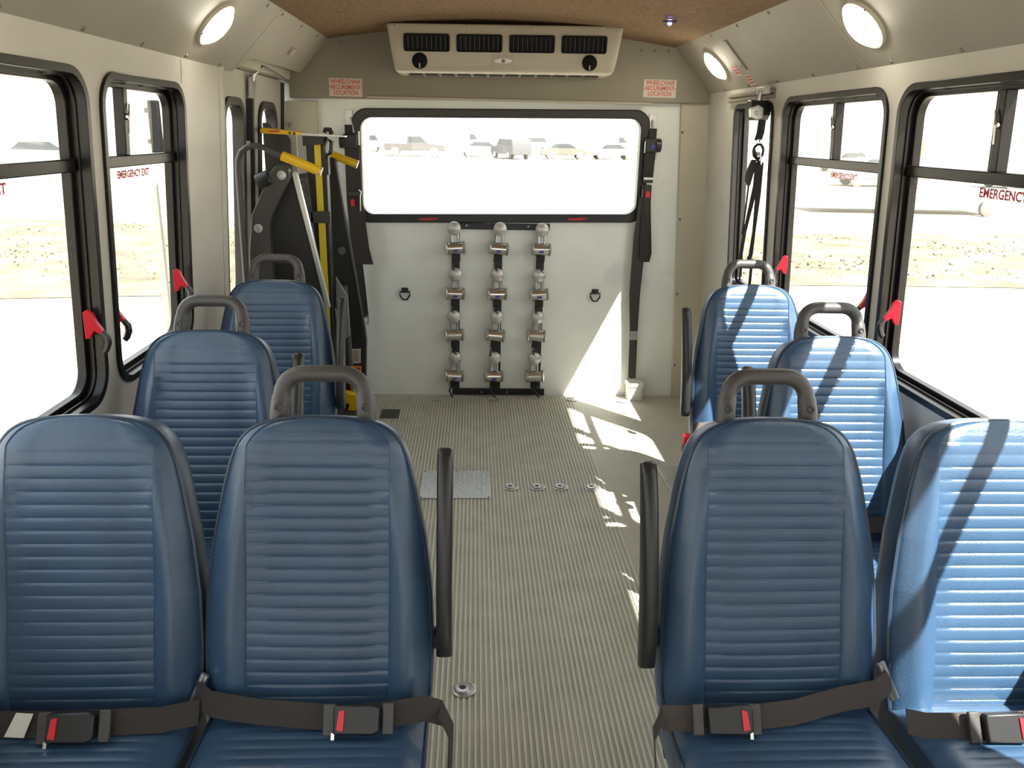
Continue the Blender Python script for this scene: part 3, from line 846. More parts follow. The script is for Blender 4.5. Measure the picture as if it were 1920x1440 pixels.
def make_back():
    P = 0.0242
    ss = []
    s_ = 0.0
    k = 0
    while s_ < 0.545:
        for fr_ in (0.0, 0.10, 0.28, 0.5, 0.72, 0.90):
            v = s_ + fr_ * P
            if v < 0.545: ss.append(v)
        s_ += P
    ss += [0.5465, 0.550, 0.553, 0.556, 0.559, 0.5615, 0.564, 0.566, 0.5675, 0.569, 0.570, 0.571, 0.5718, 0.5724, 0.5729, 0.5732]
    rows = []
    outl = []
    for s_ in ss:
        h = hw(s_)
        xc = min(0.132, h * 0.86)
        xs = [-h + (h - xc) * k / 8 for k in range(8)] + [-xc - 0.002, -xc] + [xc * (-1 + 2 * k / 12) for k in range(1, 12)] + [xc, xc + 0.002] + [xc + (h - xc) * (k + 1) / 8 for k in range(8)]
        row = []
        f = (s_ / P) % 1.0
        topf = max(0.0, min(1.0, (0.5735 - s_) / 0.05))
        ribon = 1.0 if (0.012 < s_ < 0.50) else (0.45 if s_ < 0.55 else 0.0)
        for x in xs:
            u = abs(x) / h
            edge = math.sqrt(max(0.0, 1 - u ** 5))
            bol = 0.026 * math.exp(-((u - 0.80) / 0.14) ** 2) * (0.35 + 0.65 * math.sin(PI * min(1, max(0, (s_ + 0.02) / 0.50))) ** 0.8)
            d = 0.020 * edge * (0.25 + 0.75 * math.sqrt(topf)) + bol * topf * edge
            d += 0.012 * math.exp(-((s_ - 0.12) / 0.10) ** 2) * (1 - u * u)
            if abs(x) <= xc + 1e-6:
                g = 0.0014 * (math.sin(PI * f) ** 0.45 if f > 0.001 else 0.0) - 0.0008 + 0.0009 * f
                d += g * ribon * (1.0 if abs(x) < xc * 0.99 else 0.2)
                if abs(x) > xc * 0.99: d -= 0.003
            row.append(bp(x, s_, d))
        rows.append(row)
    mb = MB().grid(rows)
    # border gusset and back: outline loop swept backwards
    left = [r[0] for r in rows]; right = [r[-1] for r in rows]; top = rows[-1]
    step = 6
    loop = left[::step] + [left[-1]] + top[3:-3:3] + [right[-1]] + right[::-1][::step] + [right[0]]
    c = Vector((0, 0, 0))
    def inset(p, k, d):
        cx = 0; 
        s_ = (p - B0).dot(SU)
        q = Vector((p.x * k, 0, 0))
        sc = (s_ - 0.28) * (0.5 + 0.5 * k) + 0.28
        return B0 + q + SU * sc - SN * d
    full = left + top[1:-1] + right[::-1]
    L0 = [p - SN * 0.0 for p in full]
    secs = [(1.0, 0.0), (1.015, 0.012), (1.015, 0.045), (0.985, 0.068), (0.9, 0.08), (0.5, 0.084)]
    n = len(full)
    vs = []
    for k, d in secs:
        vs += [inset(p, k, d) if d > 0 else p for p in full]
    fs = [(i * n + j, i * n + j + 1, (i + 1) * n + j + 1, (i + 1) * n + j) for i in range(len(secs) - 1) for j in range(n - 1)]
    # bottom closure
    fs += [(i * n, (i + 1) * n, (i + 1) * n + n - 1, i * n + n - 1) for i in range(1, len(secs) - 1)]
    fs.append(tuple((len(secs) - 1) * n + j for j in range(n)))
    mb.add(vs, fs)
    pip = MB().tube([p + SN * 0.001 for p in (left[:-26:4] + left[-26:-1] + [(left[-1] + right[-1]) / 2] + right[-26:-1][::-1] + right[:-26][::-1][::4] + [right[0]])], 0.0042, 6)
    return mb, pip

def make_cushion():
    rows = []
    P = 0.0242
    ts = []
    for k in range(17):
        for f in (0, .12, .35, .65, .88): ts.append((k + f) * P)
    for t_ in ts:
        yy = 0.03 - t_
        row = []
        for k in range(17):
            u = -1 + k / 8
            h = 0.205 * (1 if t_ < 0.37 else 1 - 0.25 * ((t_ - 0.37) / 0.05) ** 2)
            x = u * h
            f = (t_ / P) % 1
            z = 0.398 + 0.024 * math.sqrt(max(0, 1 - abs(u) ** 6)) + 0.012 * math.sin(PI * min(1, t_ / 0.42)) 
            if t_ > 0.34: z -= 0.05 * ((t_ - 0.34) / 0.08) ** 2
            if abs(u) < 0.66: z += 0.0022 * (math.sin(PI * f) ** 0.5 if f > 0.001 else 0) - 0.0015
            row.append(Vector((x, yy, z)))
        rows.append(row)
    mb = MB().grid(rows)
    left = [r[0] for r in rows]; right = [r[-1] for r in rows]
    full = left + rows[-1][1:-1] + right[::-1] + rows[0][-2:0:-1]
    n = len(full)
    vs = list(full) + [Vector((p.x * 1.01, p.y, p.z - 0.03)) for p in full] + [Vector((p.x * 0.97, p.y, 0.315)) for p in full]
    fs = [(i * n + j, i * n + (j + 1) % n, (i + 1) * n + (j + 1) % n, (i + 1) * n + j) for i in range(2) for j in range(n)]
    fs.append(tuple(2 * n + j for j in range(n)))
    mb.add(vs, fs)
    pip = MB().tube([p + Vector((0, 0, 0.001)) for p in left[::4] + rows[-1][1:-1:2] + right[::-1][::4]], 0.004, 6)
    return mb, pip

bk, pp = make_back()
cu, cp = make_cushion()
SM = {
    'backrest': mesh_of('backrest', bk, M['vinyl'], smooth=50, seat_part=True),
    'back_piping': mesh_of('back_piping', pp, M['piping'], seat_part=True),
    'seat_cushion': mesh_of('seat_cushion', cu, M['vinyl'], smooth=50, seat_part=True),
    'cushion_piping': mesh_of('cushion_piping', cp, M['piping'], seat_part=True),
}
# grab handle
def hp(x, s_):
    return B0 + Vector((x, 0, 0)) + SU * s_ - SN * 0.034
path = [hp(-0.084, 0.535), hp(-0.083, 0.585), hp(-0.080, 0.610)]
for k in range(7):
    an = PI - PI / 2 * k / 6
    path.append(hp(-0.034 + 0.045 * math.cos(an), 0.614 + 0.042 * math.sin(an)))
for k in range(7):
    an = PI / 2 - PI / 2 * k / 6
    path.append(hp(0.034 + 0.045 * math.cos(an), 0.614 + 0.042 * math.sin(an)))
path += [hp(0.080, 0.610), hp(0.083, 0.585), hp(0.084, 0.535)]
SM['grab_handle'] = mesh_of('grab_handle', MB().tube(path, [0.0195, 0.019, 0.018] + [0.0165] * 14 + [0.018, 0.019, 0.0195], 14), M['grey_plastic'], smooth=60, seat_part=True)
scr = MB().lathe([(0.008, 0.0), (0.007, 0.002), (0.003, 0.002), (0.0, 0.0)], hp(-0.082, 0.592) + SN * 0.0185, SN, 12)
scr2 = MB().lathe([(0.008, 0.0), (0.007, 0.002), (0.003, 0.002), (0.0, 0.0)], hp(0.082, 0.592) + SN * 0.0185, SN, 12)
SM['screw'] = mesh_of('screw', scr, M['black'], seat_part=True); SM['screw2'] = mesh_of('screw', scr2, M['black'], seat_part=True)
# raised armrest, side = +1 / -1
def arm_mesh(sd):
    mb = MB()
    prof = []
    secs = []
    # (s along the back, offset centre towards the front, half depth)
    st = [(0.085, 0.000, 0.004), (0.089, 0.001, 0.014), (0.105, 0.003, 0.024), (0.14, 0.008, 0.030), (0.22, 0.014, 0.033), (0.32, 0.013, 0.031), (0.41, 0.005, 0.027), (0.465, -0.004, 0.022), (0.485, -0.008, 0.015), (0.489, -0.008, 0.006)]
    n = 12
    vs = []
    for s_, off, hd_ in st:
        wd = 0.0155 if hd_ > 0.012 else 0.009
        c = B0 + SU * s_ + SN * off + SU * (0.028 if sd > 0 else 0.002) + Vector((sd * (0.236 if sd > 0 else 0.241), 0, 0))
        for k in range(n):
            an = 2 * PI * k / n
            ca, sa = math.cos(an), math.sin(an)
            ca = math.copysign(abs(ca) ** 0.6, ca); sa = math.copysign(abs(sa) ** 0.6, sa)
            vs.append(c + Vector((ca * wd, 0, 0)) + SN * sa * hd_)
    fs = [(i * n + k, i * n + (k + 1) % n, (i + 1) * n + (k + 1) % n, (i + 1) * n + k) for i in range(len(st) - 1) for k in range(n)]
    fs += [tuple(range(n)), tuple((len(st) - 1) * n + k for k in range(n))]
    mb.add(vs, fs)
    pv = MB().lathe([(0.022, 0.0), (0.022, 0.03), (0.016, 0.036)], B0 + SU * 0.14 - SN * 0.03 + Vector((sd * 0.195, 0, 0)), (sd, 0, 0), 16)
    return mesh_of('armrest', mb, M['arm'], smooth=50, seat_part=True), mesh_of('armrest_pivot', pv, M['grey_plastic'], seat_part=True)
ARM = {1: arm_mesh(1), -1: arm_mesh(-1)}
fm = MB().tube([(-0.18, 0.06, 0.30), (-0.18, -0.34, 0.30)], 0.014, 8).tube([(0.18, 0.06, 0.30), (0.18, -0.34, 0.30)], 0.014, 8)
fm.tube([(-0.19, -0.30, 0.29), (0.19, -0.30, 0.29)], 0.014, 8).tube([(-0.19, 0.02, 0.29), (0.19, 0.02, 0.29)], 0.014, 8)
fm.tube([(-0.15, 0.05, 0.30), (-0.15, 0.13, 0.50)], 0.013, 8).tube([(0.15, 0.05, 0.30), (0.15, 0.13, 0.50)], 0.013, 8)
SM['seat_frame'] = mesh_of('seat_frame', fm, M['liftgrey'], seat_part=True)
for nm, sx in (('leg', -0.13), ('leg2', 0.13)):
    lg = MB().box(sx - 0.02, sx + 0.02, -0.16, -0.11, 0.066, 0.28).box(sx - 0.03, sx + 0.03, -0.30, 0.02, 0.0705, 0.0775)
    lg.box(sx - 0.012, sx + 0.012, -0.26, -0.03, 0.255, 0.285)
    SM[nm] = mesh_of('leg', lg, M['liftgrey'], seat_part=True)

def rib_part(name, pts, wv, m, parent, th=0.003):
    return obj(name, MB().ribbon(pts, wv, th), m, parent)

def seat(x, ytop, label, handle=True, arm=0, group='blue bus seats facing forward'):
    y = (ytop - 0.148) * SF
    x = x * SF
    t = thing('bus_seat', label, 'seat', (x, y, 0), group, org=(0, 0, 0))
    SEATSET.add(t.name)
    data_obj('backrest', SM['backrest'], t)
    data_obj('back_piping', SM['back_piping'], t)
    data_obj('seat_cushion', SM['seat_cushion'], t)
    data_obj('cushion_piping', SM['cushion_piping'], t)
    data_obj('seat_frame', SM['seat_frame'], t)
    data_obj('leg', SM['leg'], t)
    data_obj('leg', SM['leg2'], t)
    if handle:
        h = data_obj('grab_handle', SM['grab_handle'], t)
        data_obj('screw', SM['screw'], h)
        data_obj('screw', SM['screw2'], h)
    if arm:
        a = data_obj('armrest', ARM[arm][0], t)
        data_obj('armrest_pivot', ARM[arm][1], a)
    return t

sL1w = seat(-0.722, 1.436, 'dark blue vinyl bus seat without grab handle in the front left corner', handle=False)
sL1a = seat(-0.288, 1.436, 'dark blue vinyl bus seat left of the aisle in the nearest row, with grab handle', arm=1)
sL2 = seat(-0.706, 2.110, 'single blue bus seat by the left windows, middle row', arm=1)
sL3 = seat(-0.710, 2.868, 'single blue bus seat in front of the wheelchair lift', arm=1)
sR1a = seat(0.582, 1.436, 'blue vinyl bus seat right of the aisle in the nearest row, with grab handle', arm=-1)
sR1w = seat(1.036, 1.436, 'sunlit blue bus seat without grab handle at the right window, nearest row', handle=False)
sR2 = seat(1.000, 2.108, 'sunlit light blue single bus seat by the right windows, middle row', arm=-1)
sR3 = seat(1.026, 2.888, 'sunlit single bus seat farthest back on the right by the narrow window', arm=-1)

# lap belts (local seat coordinates: y=0 at the foot of the backrest, z up)
def belt(t, pts, bx=None, tag_x=None, wid=0.045, bracket=None, tail=None, mm=None, btn=1):
    m_ = mm or M['webbing']
    P_ = [Vector(p) for p in pts]
    wv = Vector((0, 0.50, 0.87)).normalized() * wid
    o = rib_part('seat_belt', [(p.x, p.y, p.z) for p in P_], tuple(wv), m_, t)
    if bx is not None:
        cx, cy, cz, sl = bx
        ax = Vector((1, 0, sl)).normalized()
        up = (wv.normalized() - ax * wv.normalized().dot(ax)).normalized()
        nn = ax.cross(up).normalized()
        if nn.y > 0: nn = -nn
        def bm_(a, b, d): 
            q = Vector((cx, cy, cz)) + ax * a + up * b + nn * d
            return tuple(q)
        mb = MB().prism([(-0.040, -0.024), (0.030, -0.026), (0.042, -0.020), (0.042, 0.020), (0.030, 0.026), (-0.040, 0.024)], bm_, 0.0, 0.020)
        b = obj('buckle', mb, M['black'], o, bevel=0.003)
        sg = -1 if btn > 0 else 1
        mb = MB().prism([(sg * 0.034, -0.016), (sg * 0.022, -0.018), (sg * 0.020, 0.018), (sg * 0.030, 0.016)], bm_, 0.019, 0.023)
        obj('red_button', mb, M['red'], o)
        obj('tongue_base', MB().box(sg * 0.048 - 0.012, sg * 0.048 + 0.012, -0.028, 0.026, 0.002, 0.010, bm_), M['grey_plastic'], o, bevel=0.002)
        obj('adjuster_bar', MB().box(-sg * 0.056 - 0.010, -sg * 0.056 + 0.010, -0.027, 0.027, 0.0, 0.009, bm_), M['grey_plastic'], o, bevel=0.002)
        mb = MB().box(sg * 0.040 - 0.004, sg * 0.040 + 0.002, -0.034, -0.022, 0.002, 0.014, bm_)
        obj('tongue', mb, M['chrome'], o)
    if tag_x is not None:
        p = Vector(tag_x)
        up = wv.normalized(); nn = Vector((1, 0, 0)).cross(up); nn = -nn if nn.y > 0 else nn
        mb = MB().prism([(-0.022, -0.02), (0.012, -0.022), (0.024, 0.018), (-0.006, 0.020)], lambda a, b, d: tuple(p + Vector((a, 0, 0)) + up * b + nn * d), 0.001, 0.003)
        obj('belt_label', mb, M['white'], o, label='white label')
    if bracket is not None:
        p = Vector(bracket[0]); sg = bracket[1]
        mb = MB().tube([p + Vector((sg * 0.020, 0.01, 0.040)), p + Vector((sg * 0.026, 0.01, 0.036)), p + Vector((-sg * 0.004, -0.005, -0.036)), p + Vector((-sg * 0.012, -0.005, -0.030))], 0.0045, 8, closed=True)
        obj('belt_loop_bar', mb, M['steel'], o)
    if tail: 
        obj('belt_tail', MB().ribbon(tail, (0.006, 0.036, 0.0), 0.003), m_, o)
    return o
# local coordinates: world minus (seat x, 1.288)
Y0 = 1.288
belt(sL1w, [(-0.22, -0.060, 0.452), (-0.12, -0.068, 0.452), (-0.03, -0.074, 0.456), (0.09, -0.070, 0.456), (0.16, -0.062, 0.452), (0.222, -0.040, 0.450)], bx=(0.018, -0.082, 0.458, 0.02), tag_x=(-0.080, -0.076, 0.458))
belt(sL1a, [(-0.225, -0.010, 0.470), (-0.19, -0.040, 0.468), (-0.10, -0.056, 0.462), (0.0, -0.062, 0.456), (0.05, -0.068, 0.456), (0.14, -0.062, 0.458), (0.205, -0.050, 0.460), (0.236, -0.052, 0.450)], bx=(0.082, -0.074, 0.460, 0.0), bracket=((-0.232, -0.008, 0.462), 1), tail=[(0.232, -0.052, 0.460), (0.252, -0.075, 0.430), (0.250, -0.10, 0.36), (0.244, -0.09, 0.30)])
belt(sR1a, [(-0.228, -0.078, 0.455), (-0.17, -0.080, 0.455), (-0.07, -0.082, 0.456), (0.02, -0.072, 0.458), (0.12, -0.045, 0.464), (0.19, -0.040, 0.474), (0.232, -0.012, 0.482)], bx=(-0.110, -0.088, 0.460, 0.0), bracket=((0.236, -0.012, 0.474), -1), tail=[(-0.228, -0.078, 0.46), (-0.245, -0.09, 0.43), (-0.240, -0.11, 0.36)], btn=-1, mm=M['webbrown'])
belt(sR1w, [(-0.225, -0.090, 0.450), (-0.19, -0.100, 0.448), (-0.12, -0.104, 0.450), (-0.02, -0.104, 0.452), (0.10, -0.095, 0.452), (0.2, -0.08, 0.45)], bx=(-0.058, -0.114, 0.456, 0.0), btn=-1, mm=M['webbrown'])
belt(sR2, [(-0.21, -0.04, 0.455), (-0.1, -0.035, 0.462), (0.05, -0.03, 0.470), (0.2, -0.02, 0.478)], mm=M['webbrown'])
o = belt(sR3, [(-0.225, -0.04, 0.462), (-0.15, -0.035, 0.468), (0.0, -0.04, 0.465), (0.2, -0.03, 0.46)], mm=M['webbrown'])
obj('hanging_buckle', MB().box(-0.262, -0.232, -0.075, -0.045, 0.375, 0.425), M['black'], o, bevel=0.003)
obj('red_button', MB().box(-0.264, -0.236, -0.077, -0.047, 0.412, 0.450), M['red'], o, bevel=0.003)

# ------------------------------------------------------------------ wheelchair lift
t = thing('wheelchair_lift', 'folded black wheelchair lift with yellow grips and stripes in the left doorway', 'wheelchair lift', (-0.82, 3.9, 0.0))
def XZ(y):
    return lambda a, b, d: (a, y + d, b)
obj('base_frame', MB().box(-1.0, -0.62, 3.56, 4.26, 0.002, 0.05), M['liftblack'], t, bevel=0.004)
arm_poly = [(-0.99, 0.05), (-0.99, 0.94), (-0.965, 1.115), (-0.874, 1.295), (-0.852, 1.322), (-0.822, 1.330), (-0.796, 1.312), (-0.792, 1.275), (-0.884, 1.105), (-0.893, 1.06), (-0.893, 0.05)]
a1 = obj('near_tower', MB().prism(arm_poly, XZ(3.6), -0.02, 0.03), M['liftgrey'], t, bevel=0.004)
for p in ((-0.825, 1.285), (-0.940, 1.058), (-0.94, 0.7)):
    obj('pivot_bolt', MB().lathe([(0.020, 0), (0.019, 0.004), (0.009, 0.005), (0.008, 0.002), (0.0, 0.002)], (p[0], 3.58, p[1]), (0, -1, 0), 20), M['steel'], a1)
obj('side_panel', MB().prism([(-0.90, 0.05), (-0.90, 1.08), (-0.83, 1.27), (-0.79, 1.28), (-0.69, 0.75), (-0.63, 0.30), (-0.63, 0.05)], XZ(3.645), 0.0, 0.03), M['liftblack'], t, bevel=0.003)
obj('silver_edge', MB().prism([(-0.792, 1.293), (-0.778, 1.300), (-0.768, 1.285), (-0.700, 0.938), (-0.655, 0.700), (-0.672, 0.700), (-0.718, 0.938)], XZ(3.62), 0.0, 0.03), M['silver'], t, bevel=0.002)
def handrail(y, pts, g0, g1):
    h = obj('handrail', MB().tube([(a, y, b) for a, b in pts], 0.0125, 12), M['liftgrey'], t, smooth=60)
    g = obj('yellow_grip', MB().tube([(g0[0], y, g0[1]), (g1[0], y, g1[1])], 0.020, 16), M['yellow'], h)
    dv = (Vector((g1[0] - g0[0], 0, g1[1] - g0[1]))).normalized()
    obj('grip_end_cap', MB().lathe([(0.021, 0), (0.021, 0.006), (0.008, 0.007)], (g1[0], y, g1[1]), dv, 16), M['silver'], h)
pts = [(-1.005, 0.5), (-1.000, 1.30), (-0.996, 1.345), (-0.982, 1.378), (-0.955, 1.398), (-0.92, 1.405), (-0.885, 1.398), (-0.80, 1.360), (-0.79, 1.356)]
handrail(3.55, pts, (-0.812, 1.366), (-0.655, 1.305))
pts = [(-0.86, 0.9), (-0.86, 1.32), (-0.845, 1.365), (-0.81, 1.380), (-0.77, 1.375), (-0.72, 1.358)]
handrail(4.20, pts, (-0.722, 1.358), (-0.592, 1.312))
obj('control_knob', MB().lathe([(0.034, -0.03), (0.036, -0.026), (0.036, 0.026), (0.030, 0.032)], (-0.905, 3.60, 1.262), (0.9, 0, 0.35), 18), M['black'], t)
a2 = obj('far_tower', MB().prism([(-0.735, 1.33), (-0.715, 1.345), (-0.690, 1.335), (-0.578, 0.46), (-0.572, 0.40), (-0.590, 0.02), (-0.700, 0.02), (-0.705, 0.38), (-0.72, 0.55), (-0.775, 0.78), (-0.775, 1.28)], XZ(4.20), -0.02, 0.03), M['liftblack'], t, bevel=0.004)
obj('edge_highlight', MB().tube([(-0.694, 4.17, 1.335), (-0.575, 4.17, 0.45)], 0.006, 8), M['liftgrey'], a2)  # paler tube standing in for the highlight along the black tower's edge
obj('white_label', MB().prism([(-0.652, 0.275), (-0.605, 0.278), (-0.602, 0.358), (-0.652, 0.356)], XZ(4.178), 0.0, 0.002), M['sticker'], a2)
mb = MB()
for k in range(6): mb.box(-0.643, -0.613, 4.1772, 4.178, 0.292 + k * 0.01, 0.296 + k * 0.01)
obj('label_print', mb, M['screw'], a2)
obj('orange_label', MB().prism([(-0.665, 0.10), (-0.605, 0.10), (-0.602, 0.262), (-0.665, 0.262)], XZ(4.178), 0.0, 0.002), M['orange'], a2)
obj('orange_label_print', MB().box(-0.655, -0.612, 4.1765, 4.178, 0.225, 0.25).box(-0.655, -0.612, 4.1765, 4.178, 0.11, 0.20), M['liftblack'], a2)
obj('white_caption', MB().box(-0.652, -0.614, 4.1758, 4.1764, 0.115, 0.175), M['sticker'], a2)
p = obj('vertical_post', MB().box(-0.792, -0.700, 3.96, 4.03, 0.05, 1.43), M['liftblack'], t, bevel=0.004)
obj('yellow_stripe', MB().box(-0.752, -0.722, 3.952, 3.959, 1.10, 1.412), M['yellowstripe'], p)
obj('yellow_stripe', MB().box(-0.750, -0.718, 3.952, 3.959, 0.28, 1.045), M['yellowstripe'], p)
obj('post_clamp', MB().box(-0.785, -0.69, 3.94, 3.962, 1.045, 1.10), M['liftgrey'], p, bevel=0.003)
# expanded metal platform, stowed upright
pf = obj('platform_frame', MB().box(-0.835, -0.815, 3.70, 4.10, 0.15, 0.19).box(-0.835, -0.815, 3.70, 4.10, 1.24, 1.27).box(-0.835, -0.815, 3.69, 3.71, 0.15, 1.27).box(-0.835, -0.815, 4.09, 4.11, 0.15, 1.27), M['liftgrey'], t)
mb = MB()
for i in range(38):
    z = 0.2 + i * 0.028
    for j in range(13):
        y = 3.72 + j * 0.029
        mb.tube([(-0.823 + 0.006 * ((i + j) % 2), y, z), (-0.812, y + 0.0145, z + 0.013), (-0.823, y + 0.029, z)], 0.0035, 4, cap=False)
        mb.tube([(-0.823, y, z), (-0.830, y + 0.0145, z - 0.013), (-0.823, y + 0.029, z)], 0.0035, 4, cap=False)
o = obj('platform_mesh', mb, M['steel'], pf)
o['kind'] = 'stuff'
obj('perforated_sheet', MB().prism([(-0.83, 1.26), (-0.785, 1.26), (-0.760, 0.85), (-0.745, 0.4), (-0.83, 0.4)], XZ(3.94), 0, 0.01), mat('speckled grip sheet', (0.09, 0.085, 0.08), 0.5, noise=0.8, nscale=160), t)
obj('rear_plate', MB().prism([(-1.01, 1.14), (-0.885, 1.14), (-0.883, 1.425), (-0.895, 1.445), (-0.95, 1.455), (-0.985, 1.50), (-1.01, 1.50)], XZ(4.05), 0, 0.02), M['liftgrey'], t, bevel=0.003)
obj('pale_guard', MB().box(-0.868, -0.80, 4.12, 4.14, 1.24, 1.46), M['white'], t, bevel=0.003)
br = obj('bridge_plate', MB().prism([(-0.985, 1.470), (-0.975, 1.478), (-0.80, 1.462), (-0.80, 1.448), (-0.975, 1.452), (-0.985, 1.456)], XZ(3.90), 0.0, 0.11), M['yellow'], t, bevel=0.002)
obj('red_reflector', MB().box(-0.945, -0.895, 3.896, 3.902, 1.459, 1.466), M['red'], br)
obj('plate_slot', MB().lathe([(0.006, 0), (0.005, 0.004)], (-0.85, 3.9, 1.457), (0, -1, 0), 10).lathe([(0.006, 0), (0.005, 0.004)], (-0.83, 3.9, 1.455), (0, -1, 0), 10), M['liftblack'], br)
obj('bridge_bar', MB().prism([(-0.80, 1.460), (-0.60, 1.450), (-0.60, 1.443), (-0.80, 1.446)], XZ(3.91), 0.0, 0.06), M['silver'], t, bevel=0.001)
obj('bridge_fork', MB().prism([(-0.80, 1.445), (-0.70, 1.443), (-0.705, 1.41), (-0.80, 1.40)], XZ(3.93), 0.0, 0.05).tube([(-0.70, 3.95, 1.46), (-0.695, 3.95, 1.475), (-0.675, 3.95, 1.475), (-0.668, 3.95, 1.455)], 0.012, 8).tube([(-0.69, 3.95, 1.44), (-0.67, 3.95, 1.42), (-0.675, 3.95, 1.37), (-0.70, 3.95, 1.35), (-0.71, 3.95, 1.39)], 0.010, 8, closed=True).box(-0.72, -0.69, 3.95, 4.0, 1.27, 1.37), M['liftblack'], t)
obj('hydraulic_cylinder', MB().tube([(-0.66, 4.05, 0.72), (-0.645, 4.05, 0.30)], 0.02, 12).lathe([(0.02, 0), (0.018, 0.02)], (-0.66, 4.04, 0.9), (0.3, -1, 0), 12), M['liftgrey'], t)
obj('grey_side_plate', MB().prism([(-0.685, 0.78), (-0.63, 0.68), (-0.625, 0.48), (-0.65, 0.46), (-0.69, 0.55)], XZ(3.98), 0.0, 0.02), mat('grey plate', (0.2, 0.2, 0.21), 0.4), t, bevel=0.003)
obj('yellow_foot', MB().prism([(-0.765, 0.150), (-0.735, 0.162), (-0.622, 0.135), (-0.605, 0.105), (-0.608, 0.085), (-0.640, 0.004), (-0.685, 0.004), (-0.655, 0.082), (-0.765, 0.108)], XZ(4.08), -0.02, 0.03), M['yellow'], t, bevel=0.003)
tag(obj('floor_slot', MB().box(-0.50, -0.40, 4.06, 4.20, 0.0055, 0.0075), M['liftblack'], None), 'black rectangular slot plate in the ribbed floor beside the lift', 'floor plate')

# ------------------------------------------------------------------ floor fittings
t = thing('tread_plate', 'square silver diamond tread plate set in the ribbed aisle floor', 'floor plate', (-0.07, 3.22, 0.0055))
obj('plate', MB().box(-0.225, 0.080, 3.075, 3.360, 0.0054, 0.008), M['steel'], t, bevel=0.001)
mb = MB()
for i in range(14):
    for j in range(13):
        cx = -0.215 + 0.011 + i * 0.0212; cy = 3.085 + 0.010 + j * 0.0215
        a = PI / 4 if (i + j) % 2 else -PI / 4
        dx, dy = math.cos(a) * 0.008, math.sin(a) * 0.008
        ex, ey = -math.sin(a) * 0.0026, math.cos(a) * 0.0026
        mb.add([(cx - dx, cy - dy, 0.008), (cx + ex, cy + ey, 0.008), (cx + dx, cy + dy, 0.008), (cx - ex, cy - ey, 0.008), (cx, cy, 0.0102)], [(0, 1, 4), (1, 2, 4), (2, 3, 4), (3, 0, 4)])
o = obj('tread_lugs', mb, M['steel'], t, smooth=0)
o['kind'] = 'stuff'
for px, py in ((-0.215, 3.35), (-0.07, 3.35), (0.07, 3.35), (-0.215, 3.085), (0.07, 3.085)):
    obj('screw', MB().lathe([(0.005, 0), (0.003, 0.002)], (px, py, 0.008), (0, 0, 1), 10), M['screw'], t)
AN = [(-0.019, 1.862, 'alone beside the nearest left seat'), (0.168, 3.186, 'first right of the tread plate'), (0.285, 3.186, 'second right of the tread plate'), (0.385, 3.186, 'third right of the tread plate'), (0.523, 3.180, 'fourth right of the tread plate, at the mat edge'),
      (-0.211, 4.387, 'left of the tie-down rack by the rear wall'), (0.118, 4.383, 'under the middle of the tie-down rack'), (0.569, 4.401, 'right of the tie-down rack at the edge of the sunlight'), (0.87, 4.38, 'in the sunlight beside the white cup')]
for ax_, ay, lb in AN:
    near = ay < 4
    t = thing('floor_anchor', 'round silver floor anchor socket, ' + lb, 'floor anchor', (ax_, ay, 0.004), 'round tie-down sockets in the floor')
    z = 0.0045
    r = 0.0335 if near else 0.034
    mb = MB().lathe([(r, z), (r, z + 0.003), (r * 0.86, z + 0.0045), (r * 0.84, z + 0.002), (r * 0.2, z + 0.001)], (ax_, ay, 0), (0, 0, 1), 28)
    obj('outer_ring', mb, M['steel'], t)
    if near:
        mb = MB().lathe([(r * 0.68, z + 0.001), (r * 0.68, z + 0.008), (r * 0.6, z + 0.011), (r * 0.28, z + 0.010), (r * 0.25, z + 0.006), (0, z + 0.006)], (ax_ - 0.004, ay, 0), (0, 0, 1), 28)
        obj('socket_disc', mb, M['steel'], t)
        obj('socket_hole', MB().lathe([(r * 0.26, z + 0.006), (r * 0.24, z + 0.0085)], (ax_ - 0.004, ay, 0), (0, 0, 1), 16), M['liftblack'], t)
    else:
        obj('socket_disc', MB().lathe([(r * 0.7, z + 0.001), (r * 0.66, z + 0.003)], (ax_, ay, 0), (0, 0, 1), 24), M['ribbase'], t)
tag(obj('wheel_well_plate', MB().box(0.86, 1.10, 3.02, 3.42, 0.0005, 0.006), M['steel'], None, bevel=0.002), 'flat metal floor plate under the middle right seat', 'floor plate')

# ------------------------------------------------------------------ outside
GZ = -0.75
gr = MB().box(-160, 160, -60, 320, GZ - 0.2, GZ)
struct('ground', gr, M['ground'])
n = 60
up = []; lo = []
for k in range(n + 1):
    x = -70 + 140 * k / n
    up.append((x, 19.5 + 0.5 * math.sin(k * 1.3) + random.uniform(-.25, .25)))
    lo.append((x, (10.8 if x < 0 else 12.6) + 0.4 * math.sin(k * 0.9) + random.uniform(-.25, .25)))
mb = MB()
vs = [(x, y, GZ + 0.01) for x, y in lo] + [(x, y, GZ + 0.01) for x, y in up]
mb.add(vs, [(i, i + 1, n + 2 + i, n + 1 + i) for i in range(n)])
vg = obj('grass_verge', mb, M['verge'], None)
tag(vg, 'strip of dry yellow green grass on bare soil across the lot outside', 'grass', kind='stuff')
mb = MB()
for k in range(9000):
    x = random.uniform(-30, 32); y = random.uniform(11.5 if x < 0 else 13.2, 19.4)
    if math.sin(x * 0.7) * math.sin(y * 1.1 + x * .2) + random.uniform(-.7, .7) < 0: continue
    h = random.uniform(0.02, 0.06); a = random.uniform(0, PI)
    dx, dy = math.cos(a) * 0.03, math.sin(a) * 0.03
    mb.add([(x - dx, y - dy, GZ + 0.01), (x + dx, y + dy, GZ + 0.01), (x + random.uniform(-.05, .05), y, GZ + h)], [(0, 1, 2)])
o = obj('grass_tufts', mb, M['grass'], vg, smooth=0)
o['kind'] = 'stuff'

